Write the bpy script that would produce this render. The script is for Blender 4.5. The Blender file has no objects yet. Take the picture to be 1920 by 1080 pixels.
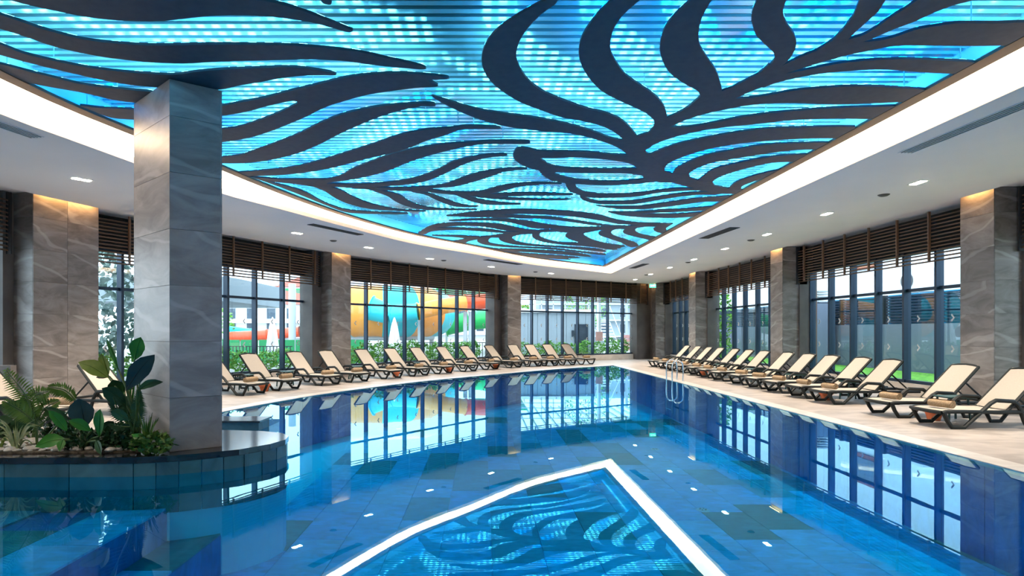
import bpy, bmesh, math, random
from mathutils import Vector, Matrix
random.seed(7)
S = bpy.context.scene
COL = S.collection
# ---------------------------------------------------------------- camera, light, exposure
F = 1080.0; VX, VY = 906.0, 621.5; CZ = 1.5
cd = bpy.data.cameras.new('camera'); cam = bpy.data.objects.new('camera', cd); COL.objects.link(cam)
cam.location = (0, 0, CZ); cam.rotation_euler = (math.pi/2, 0, 0)
cd.sensor_width = 36; cd.lens = F/1920*36
cd.shift_x = (960-VX)/1920; cd.shift_y = (VY-540)/1920
cd.clip_start = .05; cd.clip_end = 500
S.camera = cam
S.view_settings.view_transform = 'Standard'; S.view_settings.look = 'None'
S.view_settings.gamma = 1; S.view_settings.use_curve_mapping = False
S.view_settings.exposure = 1.4
SKY = 2.0
w = bpy.data.worlds.new('sky'); S.world = w; w.use_nodes = True
_n = w.node_tree.nodes; _l = w.node_tree.links
_bg = _n['Background']; _bg.inputs[1].default_value = SKY
_tc = _n.new('ShaderNodeTexCoord'); _nz = _n.new('ShaderNodeTexNoise'); _nz.inputs['Scale'].default_value = 2.2; _nz.inputs['Detail'].default_value = 4
_cr = _n.new('ShaderNodeValToRGB'); _cr.color_ramp.elements[0].position = .35; _cr.color_ramp.elements[0].color = (.62, .78, .98, 1)
_cr.color_ramp.elements[1].position = .62; _cr.color_ramp.elements[1].color = (.95, .98, 1, 1)
_l.new(_tc.outputs['Generated'], _nz.inputs['Vector']); _l.new(_nz.outputs[0], _cr.inputs[0]); _l.new(_cr.outputs[0], _bg.inputs[0])
S.cycles.max_bounces = 10; S.cycles.transparent_max_bounces = 24; S.cycles.glossy_bounces = 5; S.cycles.diffuse_bounces = 4
S.cycles.use_denoising = True; S.cycles.sample_clamp_indirect = 8
S.cycles.caustics_reflective = False; S.cycles.caustics_refractive = False
COVE_E, SPOT_E, LED_E, WASH_E = 3.1, 290.0, 5.0, 8.0

def U(px, py, rel):
    """point of the photo that lies `rel` above the lens height"""
    D = rel*F/(VY-py); return Vector(((px-VX)/F*D, D, CZ+rel))
def XY(px, py, rel):
    p = U(px, py, rel); return (p.x, p.y)

# ---------------------------------------------------------------- materials
def mat(name, col, rough=.5, metal=0.0, emit=None, es=0.0, spec=.5, alpha=None):
    m = bpy.data.materials.new(name); m.use_nodes = True
    b = m.node_tree.nodes['Principled BSDF']
    b.inputs['Base Color'].default_value = (*col, 1); b.inputs['Roughness'].default_value = rough
    b.inputs['Metallic'].default_value = metal; b.inputs['Specular IOR Level'].default_value = spec
    if emit: b.inputs['Emission Color'].default_value = (*emit, 1); b.inputs['Emission Strength'].default_value = es
    return m
def nodes(m): return m.node_tree.nodes, m.node_tree.links, m.node_tree.nodes['Principled BSDF']
def noisy(m, c1, c2, scale=5, detail=6, dist=0, stretch=(1, 1, 1), bump=0, lo=.35, hi=.65):
    n, l, b = nodes(m)
    tc = n.new('ShaderNodeTexCoord'); mp = n.new('ShaderNodeMapping'); mp.inputs['Scale'].default_value = stretch
    nz = n.new('ShaderNodeTexNoise'); nz.inputs['Scale'].default_value = scale; nz.inputs['Detail'].default_value = detail; nz.inputs['Distortion'].default_value = dist
    r = n.new('ShaderNodeValToRGB'); r.color_ramp.elements[0].position = lo; r.color_ramp.elements[1].position = hi
    r.color_ramp.elements[0].color = (*c1, 1); r.color_ramp.elements[1].color = (*c2, 1)
    l.new(tc.outputs['Object'], mp.inputs[0]); l.new(mp.outputs[0], nz.inputs['Vector']); l.new(nz.outputs[0], r.inputs[0]); l.new(r.outputs[0], b.inputs['Base Color'])
    if bump:
        bp = n.new('ShaderNodeBump'); bp.inputs['Strength'].default_value = bump; bp.inputs['Distance'].default_value = .01
        l.new(nz.outputs[0], bp.inputs['Height']); l.new(bp.outputs[0], b.inputs['Normal'])
    return m
def stone_mat(name, dark, mid, light, rot=(0.5, .6, .4)):
    """grey-brown veined stone; every slab gets its own slice of the pattern"""
    m = mat(name, mid, .38); n, l, b = nodes(m)
    tc = n.new('ShaderNodeTexCoord'); oi = n.new('ShaderNodeObjectInfo')
    mul = n.new('ShaderNodeVectorMath'); mul.operation = 'SCALE'; mul.inputs['Scale'].default_value = 37
    cb = n.new('ShaderNodeCombineXYZ'); l.new(oi.outputs['Random'], cb.inputs[0]); l.new(oi.outputs['Random'], cb.inputs[2]); l.new(cb.outputs[0], mul.inputs[0])
    ad = n.new('ShaderNodeVectorMath'); l.new(tc.outputs['Object'], ad.inputs[0]); l.new(mul.outputs[0], ad.inputs[1])
    mp = n.new('ShaderNodeMapping'); mp.inputs['Rotation'].default_value = rot; mp.inputs['Scale'].default_value = (1, 1, 2.6); l.new(ad.outputs[0], mp.inputs[0])
    a = n.new('ShaderNodeTexNoise'); a.inputs['Scale'].default_value = 1.5; a.inputs['Detail'].default_value = 9; a.inputs['Roughness'].default_value = .62; a.inputs['Distortion'].default_value = .9; l.new(mp.outputs[0], a.inputs['Vector'])
    r = n.new('ShaderNodeValToRGB'); r.color_ramp.elements[0].position = .33; r.color_ramp.elements[0].color = (*dark, 1); r.color_ramp.elements[1].position = .66; r.color_ramp.elements[1].color = (*mid, 1); l.new(a.outputs[0], r.inputs[0])
    wv = n.new('ShaderNodeTexWave'); wv.inputs['Scale'].default_value = .3; wv.inputs['Distortion'].default_value = 11; wv.inputs['Detail'].default_value = 4; wv.inputs['Detail Scale'].default_value = .8; wv.bands_direction = 'DIAGONAL'; l.new(mp.outputs[0], wv.inputs['Vector'])
    r2 = n.new('ShaderNodeValToRGB'); r2.color_ramp.elements[0].position = .965; r2.color_ramp.elements[0].color = (0, 0, 0, 1); r2.color_ramp.elements[1].position = .995; r2.color_ramp.elements[1].color = (.4, .4, .4, 1); l.new(wv.outputs[0], r2.inputs[0])
    mx = n.new('ShaderNodeMix'); mx.data_type = 'RGBA'; l.new(r2.outputs[0], mx.inputs[0]); l.new(r.outputs[0], mx.inputs[6]); mx.inputs[7].default_value = (*light, 1)
    hs = n.new('ShaderNodeHueSaturation'); mr = n.new('ShaderNodeMapRange'); mr.inputs[3].default_value = .88; mr.inputs[4].default_value = 1.12
    l.new(oi.outputs['Random'], mr.inputs[0]); l.new(mr.outputs[0], hs.inputs['Value']); l.new(mx.outputs[2], hs.inputs['Color']); l.new(hs.outputs[0], b.inputs['Base Color'])
    return m
def rand_tile_mat(name, cols, rough=.4, scale=3):
    m = mat(name, cols[0], rough); n, l, b = nodes(m)
    oi = n.new('ShaderNodeObjectInfo'); r = n.new('ShaderNodeValToRGB'); r.color_ramp.interpolation = 'CONSTANT'
    while len(r.color_ramp.elements) < len(cols): r.color_ramp.elements.new(.5)
    for i, c in enumerate(cols): r.color_ramp.elements[i].position = i/len(cols); r.color_ramp.elements[i].color = (*c, 1)
    l.new(oi.outputs['Random'], r.inputs[0])
    tc = n.new('ShaderNodeTexCoord'); nz = n.new('ShaderNodeTexNoise'); nz.inputs['Scale'].default_value = scale; nz.inputs['Detail'].default_value = 7; nz.inputs['Distortion'].default_value = 1.2
    mp = n.new('ShaderNodeMapping'); mp.inputs['Scale'].default_value = (1, 2.4, 1); l.new(tc.outputs['Object'], mp.inputs[0]); l.new(mp.outputs[0], nz.inputs['Vector'])
    mr = n.new('ShaderNodeMapRange'); mr.inputs[1].default_value = .3; mr.inputs[2].default_value = .7; mr.inputs[3].default_value = .72; mr.inputs[4].default_value = 1.2; l.new(nz.outputs[0], mr.inputs[0])
    hs = n.new('ShaderNodeHueSaturation'); l.new(r.outputs[0], hs.inputs['Color']); l.new(mr.outputs[0], hs.inputs['Value']); l.new(hs.outputs[0], b.inputs['Base Color'])
    return m

M = {}
M['stone'] = stone_mat('pillar_stone', (.15, .13, .122), (.31, .285, .272), (.52, .5, .48))
M['soffit'] = noisy(mat('soffit_paint', (.8, .79, .8), .75), (.78, .78, .79), (.83, .82, .82), .6)
M['lip'] = mat('cove_lip_paint', (.82, .72, .62), .7)
M['wall'] = noisy(mat('return_wall_paint', (.2, .18, .17), .6), (.11, .1, .097), (.15, .135, .13), 2)
M['dark'] = mat('dark_wall', (.03, .03, .034), .7)
M['deck'] = noisy(mat('deck_stone', (.6, .5, .43), .42), (.31, .272, .245), (.48, .425, .385), 1.4, 8, 1.2, (1, 2.2, 1), .05)
M['coping'] = noisy(mat('coping_stone', (.8, .76, .7), .35), (.55, .52, .48), (.66, .63, .6), 3)
M['sill'] = noisy(mat('sill_stone', (.7, .64, .58), .5), (.62, .56, .5), (.76, .7, .64), 2, 6, .5)
M['slat_wood'] = noisy(mat('louvre_wood', (.07, .04, .025), .5), (.09, .05, .032), (.17, .1, .062), 3, 6, 0, (.3, .3, 8))
M['post_wood'] = mat('louvre_post_wood', (.22, .13, .08), .5)
M['alu'] = mat('blue_black_aluminium', (.02, .045, .085), .4, .3)
M['leaf'] = noisy(mat('frond_panel', (.035, .04, .052), .62), (.055, .07, .1), (.07, .085, .115), 12, 5)
M['trimbrown'] = mat('bronze_trim', (.16, .1, .07), .5)
M['backplane'] = mat('plenum_brown', (.07, .05, .045), .7)
M['slat_grey'] = mat('baffle_grey', (.3, .33, .36), .13, .4, spec=.9); M['liner'] = mat('frame_liner', (.4, .42, .45), .5)
M['frame_dark'] = mat('lounger_resin', (.009, .013, .014), .5, spec=.3)
M['sling'] = noisy(mat('sling_fabric', (.72, .66, .58), .8), (.42, .375, .32), (.47, .42, .36), 90)
M['towel'] = noisy(mat('towel_cotton', (.5, .37, .24), .95), (.3, .2, .115), (.43, .31, .19), 60, 4, 0, (1, 1, 1), .6)
M['terracotta'] = mat('terracotta', (.62, .16, .06), .6)
M['green_plastic'] = mat('dark_green_plastic', (.012, .06, .06), .4)
M['chrome'] = mat('chrome', (.8, .82, .85), .12, 1.0)
M['black'] = mat('black_stone', (.02, .018, .02), .12)
M['slabtop'] = noisy(mat('dark_slate_top', (.02, .022, .026), .12, spec=.8), (.012, .012, .015), (.035, .037, .042), 5, 8, .5)
M['pooltile'] = rand_tile_mat('pool_slate', [(.3, .68, .96), (.26, .62, .94), (.34, .74, .97), (.08, .32, .3), (.3, .66, .96), (.16, .46, .55)])
M['walltile'] = rand_tile_mat('pool_wall_slate', [(.07, .19, .24), (.08, .22, .27), (.06, .16, .2), (.07, .2, .23)], .35)
M['grout'] = mat('grout', (.6, .8, .98), .8); M['poolwall'] = rand_tile_mat('pool_wall_blue', [(.05, .22, .55), (.06, .26, .6), (.05, .2, .5)], .35)
M['metalgrille'] = mat('grille_dark', (.06, .06, .065), .5)
M['white'] = mat('white_plastic', (.8, .8, .8), .4)
M['lampon'] = mat('downlight_led', (1, 1, 1), .5, emit=(1, .84, .62), es=22)
M['cove'] = mat('cove_diffuser', (.9, .85, .8), .8, emit=(1, .80, .58), es=COVE_E)
M['wash'] = mat('column_wash_led', (.9, .8, .6), .8, emit=(1, .52, .17), es=WASH_E)
M['exit'] = mat('exit_green', (.05, .5, .3), .5, emit=(.1, .75, .45), es=.8)
M['exit_white'] = mat('exit_lettering', (1, 1, 1), .5, emit=(1, 1, 1), es=1.0)

def schlick(m, f0, power=5.0, nrm=None):
    """angle-dependent mirror share of a clear surface, the same from either side"""
    n = m.node_tree.nodes; l = m.node_tree.links
    lw = n.new('ShaderNodeLayerWeight'); lw.inputs['Blend'].default_value = .5
    if nrm: l.new(nrm, lw.inputs['Normal'])
    p = n.new('ShaderNodeMath'); p.operation = 'POWER'; l.new(lw.outputs['Facing'], p.inputs[0]); p.inputs[1].default_value = power
    a = n.new('ShaderNodeMath'); a.operation = 'MULTIPLY_ADD'; l.new(p.outputs[0], a.inputs[0]); a.inputs[1].default_value = 1-f0; a.inputs[2].default_value = f0
    return a.outputs[0]
def water_mat():
    m = bpy.data.materials.new('pool_water'); m.use_nodes = True; n = m.node_tree.nodes; l = m.node_tree.links
    for x in list(n): n.remove(x)
    o = n.new('ShaderNodeOutputMaterial'); t = n.new('ShaderNodeBsdfTransparent'); t.inputs[0].default_value = (.003, .7, 1, 1)
    g = n.new('ShaderNodeBsdfGlossy'); g.inputs['Roughness'].default_value = 0.0; g.inputs['Color'].default_value = (.5, .86, 1, 1)
    mx = n.new('ShaderNodeMixShader')
    tc = n.new('ShaderNodeTexCoord'); nz = n.new('ShaderNodeTexNoise'); nz.inputs['Scale'].default_value = 2.2; nz.inputs['Detail'].default_value = 2
    bp = n.new('ShaderNodeBump'); bp.inputs['Strength'].default_value = .004; bp.inputs['Distance'].default_value = .05
    l.new(tc.outputs['Object'], nz.inputs['Vector']); l.new(nz.outputs[0], bp.inputs['Height']); l.new(bp.outputs[0], g.inputs['Normal'])
    l.new(schlick(m, .03, 4.2), mx.inputs[0]); l.new(t.outputs[0], mx.inputs[1]); l.new(g.outputs[0], mx.inputs[2]); l.new(mx.outputs[0], o.inputs[0])
    return m
def glass_mat():
    m = bpy.data.materials.new('window_glass'); m.use_nodes = True; n = m.node_tree.nodes; l = m.node_tree.links
    for x in list(n): n.remove(x)
    o = n.new('ShaderNodeOutputMaterial'); t = n.new('ShaderNodeBsdfTransparent'); t.inputs[0].default_value = (.86, .94, .97, 1)
    g = n.new('ShaderNodeBsdfGlossy'); g.inputs['Roughness'].default_value = 0.0
    mx = n.new('ShaderNodeMixShader')
    l.new(schlick(m, .05), mx.inputs[0]); l.new(t.outputs[0], mx.inputs[1]); l.new(g.outputs[0], mx.inputs[2]); l.new(mx.outputs[0], o.inputs[0])
    return m
def led_mat():
    """LED video strips on the upper side of the frond panels: rows of pixels, cyan to blue"""
    m = bpy.data.materials.new('led_strip_pixels'); m.use_nodes = True; n = m.node_tree.nodes; l = m.node_tree.links
    for x in list(n): n.remove(x)
    o = n.new('ShaderNodeOutputMaterial'); e = n.new('ShaderNodeEmission'); tc = n.new('ShaderNodeTexCoord'); sx = n.new('ShaderNodeSeparateXYZ'); l.new(tc.outputs['Object'], sx.inputs[0])
    def fr(sock, p, d):
        a = n.new('ShaderNodeMath'); a.operation = 'DIVIDE'; a.inputs[1].default_value = p; l.new(sock, a.inputs[0])
        f = n.new('ShaderNodeMath'); f.operation = 'FRACT'; l.new(a.outputs[0], f.inputs[0])
        c = n.new('ShaderNodeMath'); c.operation = 'LESS_THAN'; c.inputs[1].default_value = d; l.new(f.outputs[0], c.inputs[0]); return c.outputs[0]
    a, b = fr(sx.outputs[0], .16, .5), fr(sx.outputs[1], .16, .5)
    mu = n.new('ShaderNodeMath'); mu.operation = 'MULTIPLY'; l.new(a, mu.inputs[0]); l.new(b, mu.inputs[1])
    ma = n.new('ShaderNodeMath'); ma.operation = 'MULTIPLY_ADD'; l.new(mu.outputs[0], ma.inputs[0]); ma.inputs[1].default_value = LED_E*4; ma.inputs[2].default_value = LED_E*.2
    nz = n.new('ShaderNodeTexNoise'); nz.inputs['Scale'].default_value = .6; nz.inputs['Detail'].default_value = 1; l.new(tc.outputs['Object'], nz.inputs['Vector'])
    r = n.new('ShaderNodeValToRGB'); r.color_ramp.elements[0].position = .38; r.color_ramp.elements[0].color = (.0, .3, 1, 1); r.color_ramp.elements[1].position = .5; r.color_ramp.elements[1].color = (.10, .70, 1, 1)
    l.new(nz.outputs[0], r.inputs[0]); l.new(r.outputs[0], e.inputs[0]); l.new(ma.outputs[0], e.inputs[1]); l.new(e.outputs[0], o.inputs[0])
    return m
M['water'] = water_mat(); M['glass'] = glass_mat(); M['led'] = led_mat()

# ---------------------------------------------------------------- mesh helpers
def tag(o, label=None, cat=None, group=None, kind=None):
    if label: o['label'] = label
    if cat: o['category'] = cat
    if group: o['group'] = group
    if kind: o['kind'] = kind
    return o
def link(name, me, parent=None, loc=None):
    o = bpy.data.objects.new(name, me); COL.objects.link(o)
    if parent: o.parent = parent
    if loc is not None: o.location = loc
    return o
def empty(name, loc=(0, 0, 0), rz=0, label=None, cat=None, group=None, kind=None, parent=None):
    o = link(name, None, parent); o.location = loc; o.rotation_euler = (0, 0, rz); o.empty_display_size = .1
    return tag(o, label, cat, group, kind)
def copy_tree(o, parent=None):
    c = o.copy(); COL.objects.link(c); c.parent = parent
    for ch in [x for x in bpy.data.objects if x.parent == o]: copy_tree(ch, c)
    return c
class MB:
    def __init__(s): s.v = []; s.f = []
    def add(s, vs, fs):
        k = len(s.v); s.v += [tuple(v) for v in vs]; s.f += [tuple(i+k for i in f) for f in fs]; return s
    def box(s, x0, x1, y0, y1, z0, z1, T=None):
        vs = [(x, y, z) for z in (z0, z1) for (x, y) in ((x0, y0), (x1, y0), (x1, y1), (x0, y1))]
        if T: vs = [T(*v) for v in vs]
        fs = [(0, 3, 2, 1), (4, 5, 6, 7), (0, 1, 5, 4), (1, 2, 6, 5), (2, 3, 7, 6), (3, 0, 4, 7)]
        return s.add(vs, fs)
    def prism(s, poly, z0, z1):
        n = len(poly); vs = [(p[0], p[1], z0) for p in poly]+[(p[0], p[1], z1) for p in poly]
        return s.add(vs, [tuple(range(n-1, -1, -1)), tuple(range(n, 2*n))]+[(i, (i+1) % n, n+(i+1) % n, n+i) for i in range(n)])
    def tube(s, pts, r, n=8, cap=True, closed=False):
        pts = [Vector(p) for p in pts]; N = len(pts); k = len(s.v)
        rs = r if isinstance(r, (list, tuple)) else [r]*N
        up = Vector((0, 0, 1)); prev = None
        for i, p in enumerate(pts):
            a = pts[(i-1) % N] if (closed or i > 0) else p; b = pts[(i+1) % N] if (closed or i < N-1) else p
            t = (b-a).normalized()
            if prev is None:
                u = t.cross(up);
                if u.length < .1: u = t.cross(Vector((1, 0, 0)))
            else: u = prev-t*prev.dot(t)
            u.normalize(); prev = u; w_ = t.cross(u)
            for j in range(n):
                A = 2*math.pi*(j+.5)/n; s.v.append(tuple(p+(u*math.cos(A)+w_*math.sin(A))*rs[i]))
        M_ = N if closed else N-1
        for i in range(M_):
            for j in range(n):
                a = k+i*n+j; b = k+i*n+(j+1) % n; c = k+((i+1) % N)*n+(j+1) % n; d = k+((i+1) % N)*n+j
                s.f.append((a, b, c, d))
        if cap and not closed: s.f.append(tuple(k+j for j in range(n-1, -1, -1))); s.f.append(tuple(k+(N-1)*n+j for j in range(n)))
        return s
    def lathe(s, prof, n=16, c=(0, 0, 0)):
        k = len(s.v); m = len(prof)
        for (r, z) in prof:
            for j in range(n): a = 2*math.pi*j/n; s.v.append((c[0]+r*math.cos(a), c[1]+r*math.sin(a), c[2]+z))
        for i in range(m-1):
            for j in range(n): s.f.append((k+i*n+j, k+i*n+(j+1) % n, k+(i+1)*n+(j+1) % n, k+(i+1)*n+j))
        return s
    def mesh(s, name, m, smooth=False):
        me = bpy.data.meshes.new(name); me.from_pydata(s.v, [], s.f); me.validate()
        bm = bmesh.new(); bm.from_mesh(me)
        big = [f for f in bm.faces if len(f.verts) > 4]
        if big: bmesh.ops.triangulate(bm, faces=big, ngon_method='EAR_CLIP')
        bmesh.ops.recalc_face_normals(bm, faces=bm.faces); bm.to_mesh(me); bm.free()
        me.materials.append(m)
        if smooth:
            for p in me.polygons: p.use_smooth = True
            try: me.set_sharp_from_angle(angle=math.radians(40))
            except Exception: pass
        return me
    def build(s, name, m, parent=None, smooth=False, loc=None): return link(name, s.mesh(name, m, smooth), parent, loc)
def sheet(name, verts, faces, m, parent=None, kind=None):
    me = bpy.data.meshes.new(name); me.from_pydata(verts, [], faces); me.materials.append(m); o = link(name, me, parent)
    if kind: o['kind'] = kind
    return o
def loft(A, B, closed=False):
    n = len(A); vs = list(A)+list(B); m = n if closed else n-1
    return vs, [(i, (i+1) % n, n+(i+1) % n, n+i) for i in range(m)]
def bevelled(o, wd=.01, seg=2):
    md = o.modifiers.new('bevel', 'BEVEL'); md.width = wd; md.segments = seg; md.limit_method = 'ANGLE'; return o
def cr(pts, closed=True, step=4):
    """centripetal Catmull-Rom"""
    P = [Vector(p) for p in pts]; n = len(P); out = []
    for i in range(n if closed else n-1):
        if closed: p0, p1, p2, p3 = P[i-1], P[i], P[(i+1) % n], P[(i+2) % n]
        else:
            p1, p2 = P[i], P[i+1]; p0 = P[i-1] if i else p1*2-p2; p3 = P[i+2] if i+2 < n else p2*2-p1
        d = [max((b-a).length, 1e-6)**.5 for a, b in ((p0, p1), (p1, p2), (p2, p3))]
        t0 = 0; t1 = d[0]; t2 = t1+d[1]; t3 = t2+d[2]
        for k in range(step):
            t = t1+(t2-t1)*k/step
            A1 = p0*((t1-t)/(t1-t0))+p1*((t-t0)/(t1-t0)); A2 = p1*((t2-t)/(t2-t1))+p2*((t-t1)/(t2-t1)); A3 = p2*((t3-t)/(t3-t2))+p3*((t-t2)/(t3-t2))
            B1 = A1*((t2-t)/(t2-t0))+A2*((t-t0)/(t2-t0)); B2 = A2*((t3-t)/(t3-t1))+A3*((t-t1)/(t3-t1))
            out.append(B1*((t2-t)/(t2-t1))+B2*((t-t1)/(t2-t1)))
    if not closed: out.append(P[-1])
    return [tuple(p) for p in out]
def resample(poly, n):
    L = [0]
    for a, b in zip(poly, poly[1:]): L.append(L[-1]+math.dist(a, b))
    out = []; j = 0
    for i in range(n):
        t = L[-1]*i/(n-1)
        while j < len(L)-2 and L[j+1] < t: j += 1
        u = (t-L[j])/max(L[j+1]-L[j], 1e-9); a, b = poly[j], poly[j+1]; out.append((a[0]+(b[0]-a[0])*u, a[1]+(b[1]-a[1])*u))
    return out
def offset(poly, d):
    """to the left-hand side (away from the pool for the curved wall run near to far)"""
    out = []
    for i, p in enumerate(poly):
        a = poly[max(i-1, 0)]; b = poly[min(i+1, len(poly)-1)]; t = Vector((b[0]-a[0], b[1]-a[1])).normalized()
        out.append((p[0]-t.y*d, p[1]+t.x*d))
    return out
def ray(poly, px):
    """where the sight line of image column px crosses a plan polyline"""
    k = (px-VX)/F
    for i, (a, b) in enumerate(zip(poly, poly[1:])):
        fa = a[0]-k*a[1]; fb = b[0]-k*b[1]
        if fa*fb <= 0 and fa != fb:
            u = fa/(fa-fb); q = (a[0]+(b[0]-a[0])*u, a[1]+(b[1]-a[1])*u)
            if q[1] > 1: return q
    raise ValueError(px)
def xat(poly, y):
    for a, b in zip(poly, poly[1:]):
        if (a[1]-y)*(b[1]-y) <= 0 and a[1] != b[1]:
            u = (y-a[1])/(b[1]-a[1]); return a[0]+(b[0]-a[0])*u
    return poly[0][0] if y < poly[0][1] else poly[-1][0]

# ---------------------------------------------------------------- plan of the room (metres; read off the photo, z known for each edge)
ZC = 4.03; ZL = 4.22; ZW = -.004; ZSL = 4.50; ZP = -1.15; YB = -4.0
XR_EDGE, XR_COL, XR_LOUV, XR_GLASS = 9.05, 9.25, 9.68, 10.15
edge_pts = [(-9.3, YB), (-9.1, 0), (-8.9, 4), (-8.62, 8)]+[XY(x, y, 2.53) for x, y in [(5, 350), (185, 390), (417, 439), (607, 471), (937, 515), (977, 517.5)]]
EDGE = resample(cr(edge_pts+[(9.05, 30.75)], False, 8), 60)
EDGEX = EDGE+[(EDGE[-1][0]+2.0, EDGE[-1][1]+1.2)]
LIP = resample(cr([(-5.95, YB), (-5.9, 2)]+[XY(x, y, 2.53) for x, y in [(0, 214), (120, 258), (419, 364), (525, 392), (650, 426), (775, 457), (885, 476), (997, 496), (1085, 506)]]+[(5.578, 25.1)], False, 8), 60)
FRAME = resample(cr([(-5.35, YB), (-5.3, 2)]+[XY(x, y, 2.72) for x, y in [(0, 147), (130, 206), (248, 253.5), (417, 320), (475, 344), (575, 382), (650, 407), (775, 441), (875, 460), (997, 484)]]+[(5.165, 24.35)], False, 8), 60)
POOL = resample(cr([(-6.2, 8.3), (-5.6, 9.4)]+[XY(x, y, -1.52) for x, y in [(420, 773), (494, 759), (576, 744.7), (627, 737), (782, 717), (920, 703.8), (1042, 693)]]+[(5.78, 25.55)], False, 8), 40)
POOL = resample(cr([(-5.0, 7.5), (-5.02, 9.3), (-4.98, 10.2)]+[XY(x, y, -1.52) for x, y in [(420, 773), (494, 759), (576, 744.7), (627, 737), (782, 717), (920, 703.8), (1042, 693)]]+[(5.78, 25.55)], False, 8), 60)
FIN = offset(FRAME, -.17); FIN[-1] = (4.99, 24.12)
NR = 20
def rightside(p, n=NR): return [(p[0], p[1]+(YB-p[1])*i/n) for i in range(1, n+1)]
LIPA, EDGEA, FRA, FINA = [c+rightside(c[-1]) for c in (LIP, EDGE, FRAME, FIN)]
def off_closed(curve, d, corner):
    o = offset(curve, d); o[-1] = (curve[-1][0]+d, curve[-1][1]+corner); return o+rightside((curve[-1][0]+d, curve[-1][1]+corner))
def z3(c, z): return [(p[0], p[1], z) for p in c]
def ring(name, A, za, B, zb, m, parent=None):
    v, f = loft(z3(A, za), z3(B, zb)); o = sheet(name, v, f, m, parent)
    if not parent: o['kind'] = 'structure'
    return o

# ---------------------------------------------------------------- ceiling
ceiling = ring('ceiling', LIPA, ZC, EDGEA, ZC, M['soffit'])
ring('soffit_slot', EDGEA, ZC, EDGEA, 4.13, M['soffit'], ceiling)
ring('upper_slab', EDGEA, 4.13, off_closed(EDGE, 1.25, 1.1), 4.13, M['soffit'], ceiling)
ring('cove_lip', LIPA, ZC, LIPA, ZC+.088, M['lip'], ceiling)
ring('cove_ledge', LIPA, ZC+.088, off_closed(LIP, .75, .6), ZC+.088, M['lip'], ceiling)
cove = ring('cove_light_panel', FRA, 4.31, off_closed(LIP, .75, .6), 4.31, M['cove'])
tag(cove, 'warm white glowing cove band running round the blue ceiling artwork', 'ceiling light', kind='thing')
v, f = loft(z3(off_closed(LIP, .75, .6), ZC+.088), z3(off_closed(LIP, .75, .6), 4.31)); sheet('cove_back', v, f, M['soffit'], ceiling)
MB().prism(off_closed(EDGE, 1.3, 1.2)[::-1], 4.75, 4.9).build('roof_slab', M['dark'], ceiling)
tr = ring('trim_1', FINA, ZL, FRA, ZL, M['trimbrown']); tag(tr, kind='structure')
ring('trim_outer_face', FRA, ZL, FRA, 4.31, M['trimbrown'], tr)
FMID = off_closed(FRAME, -.015, -.015); FMID = FMID[:60]+rightside(FMID[59])
ring('trim_inner_face', FMID, ZL+.01, FMID, 4.62, M['liner'], tr)
v, f = loft(z3(FINA, ZL+.03), z3(off_closed(FRAME, -.05, -.05), ZL+.03)); sheet('light_strip', v, f, M['led'], tr); v, f = loft(z3(FINA, ZL+.028), z3(off_closed(FRAME, -.015, -.015), ZL+.028)); sheet('strip_tray', v, f, M['trimbrown'], tr); ring('trim_lip', FINA, ZL, FINA, ZL+.034, M['trimbrown'], tr)
field = empty('baffle_ceiling', (0, 10, ZSL), 0, 'grey slatted baffle field above the dark fronds, washed by blue light', 'ceiling panel')
def fslat(y):
    x0 = xat(FRAME, y)+.03; return MB().box(x0, 5.13, y-10-.036, y-10+.036, 0, .03)
y = 3.4
while y < 24.25:
    fslat(y).build('slat', M['slat_grey'], field); y += .133
MB().box(-5.45, 5.13, 3-10, 24.3-10, .13, .16).build('plenum_board', M['backplane'], field)

# ---------------------------------------------------------------- columns, window bays, louvres
COLL = offset(EDGE, .2)
def local(A, B, ns):
    A = Vector(A); B = Vector(B); t = (B-A).normalized(); n = Vector((-t.y, t.x))*ns; L = (B-A).length
    def T(s, d, z): p = A+t*s+n*d; return (p.x, p.y, z)
    return T, L, A, t, n
def tiles_on(face, T, col, z0, z1, pitch, m=None):
    """stone slabs on a column face: T(u, out, z)"""
    W, = face
    z = z0
    while z < z1-.03:
        zt = min(z+pitch, z1); MB().box(.003, W-.003, 0, .014, z+.002, zt-.002, T).build('stone_slab', m or M['stone'], col); z = zt
def column(A, B, ns, depth, label, seams=1, z0=0.0, z1=4.12, pitch=.61, wash=True):
    T, L, A_, t, n = local(A, B, ns)
    c = empty('stone_column', (0, 0, 0), 0, label, 'column', 'stone clad columns round the hall')
    MB().box(.016, L-.016, .016, depth, z0, z1, T).build('core', M['grout2'], c)
    k = L/seams
    for i in range(seams):
        tiles_on((k,), lambda u, o, z, i=i: T(i*k+u, .014-o, z), c, z0, z1, pitch)
    tiles_on((depth-.014,), lambda u, o, z: T(.014-o, .014+u, z), c, z0, z1, pitch)
    tiles_on((depth-.014,), lambda u, o, z: T(L-.014+o, .014+u, z), c, z0, z1, pitch)
    if wash:
        q = MB().box(.08, L-.08, -.13, -.06, 4.10, 4.125, T).build('column_washer', M['wash'], None)
        tag(q, 'warm glow strip hidden above '+label, 'light', 'warm strips above the columns')
    return c
M['grout2'] = mat('grout_dark', (.12, .11, .1), .8)
wn = [0]
DECAL = None
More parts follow.
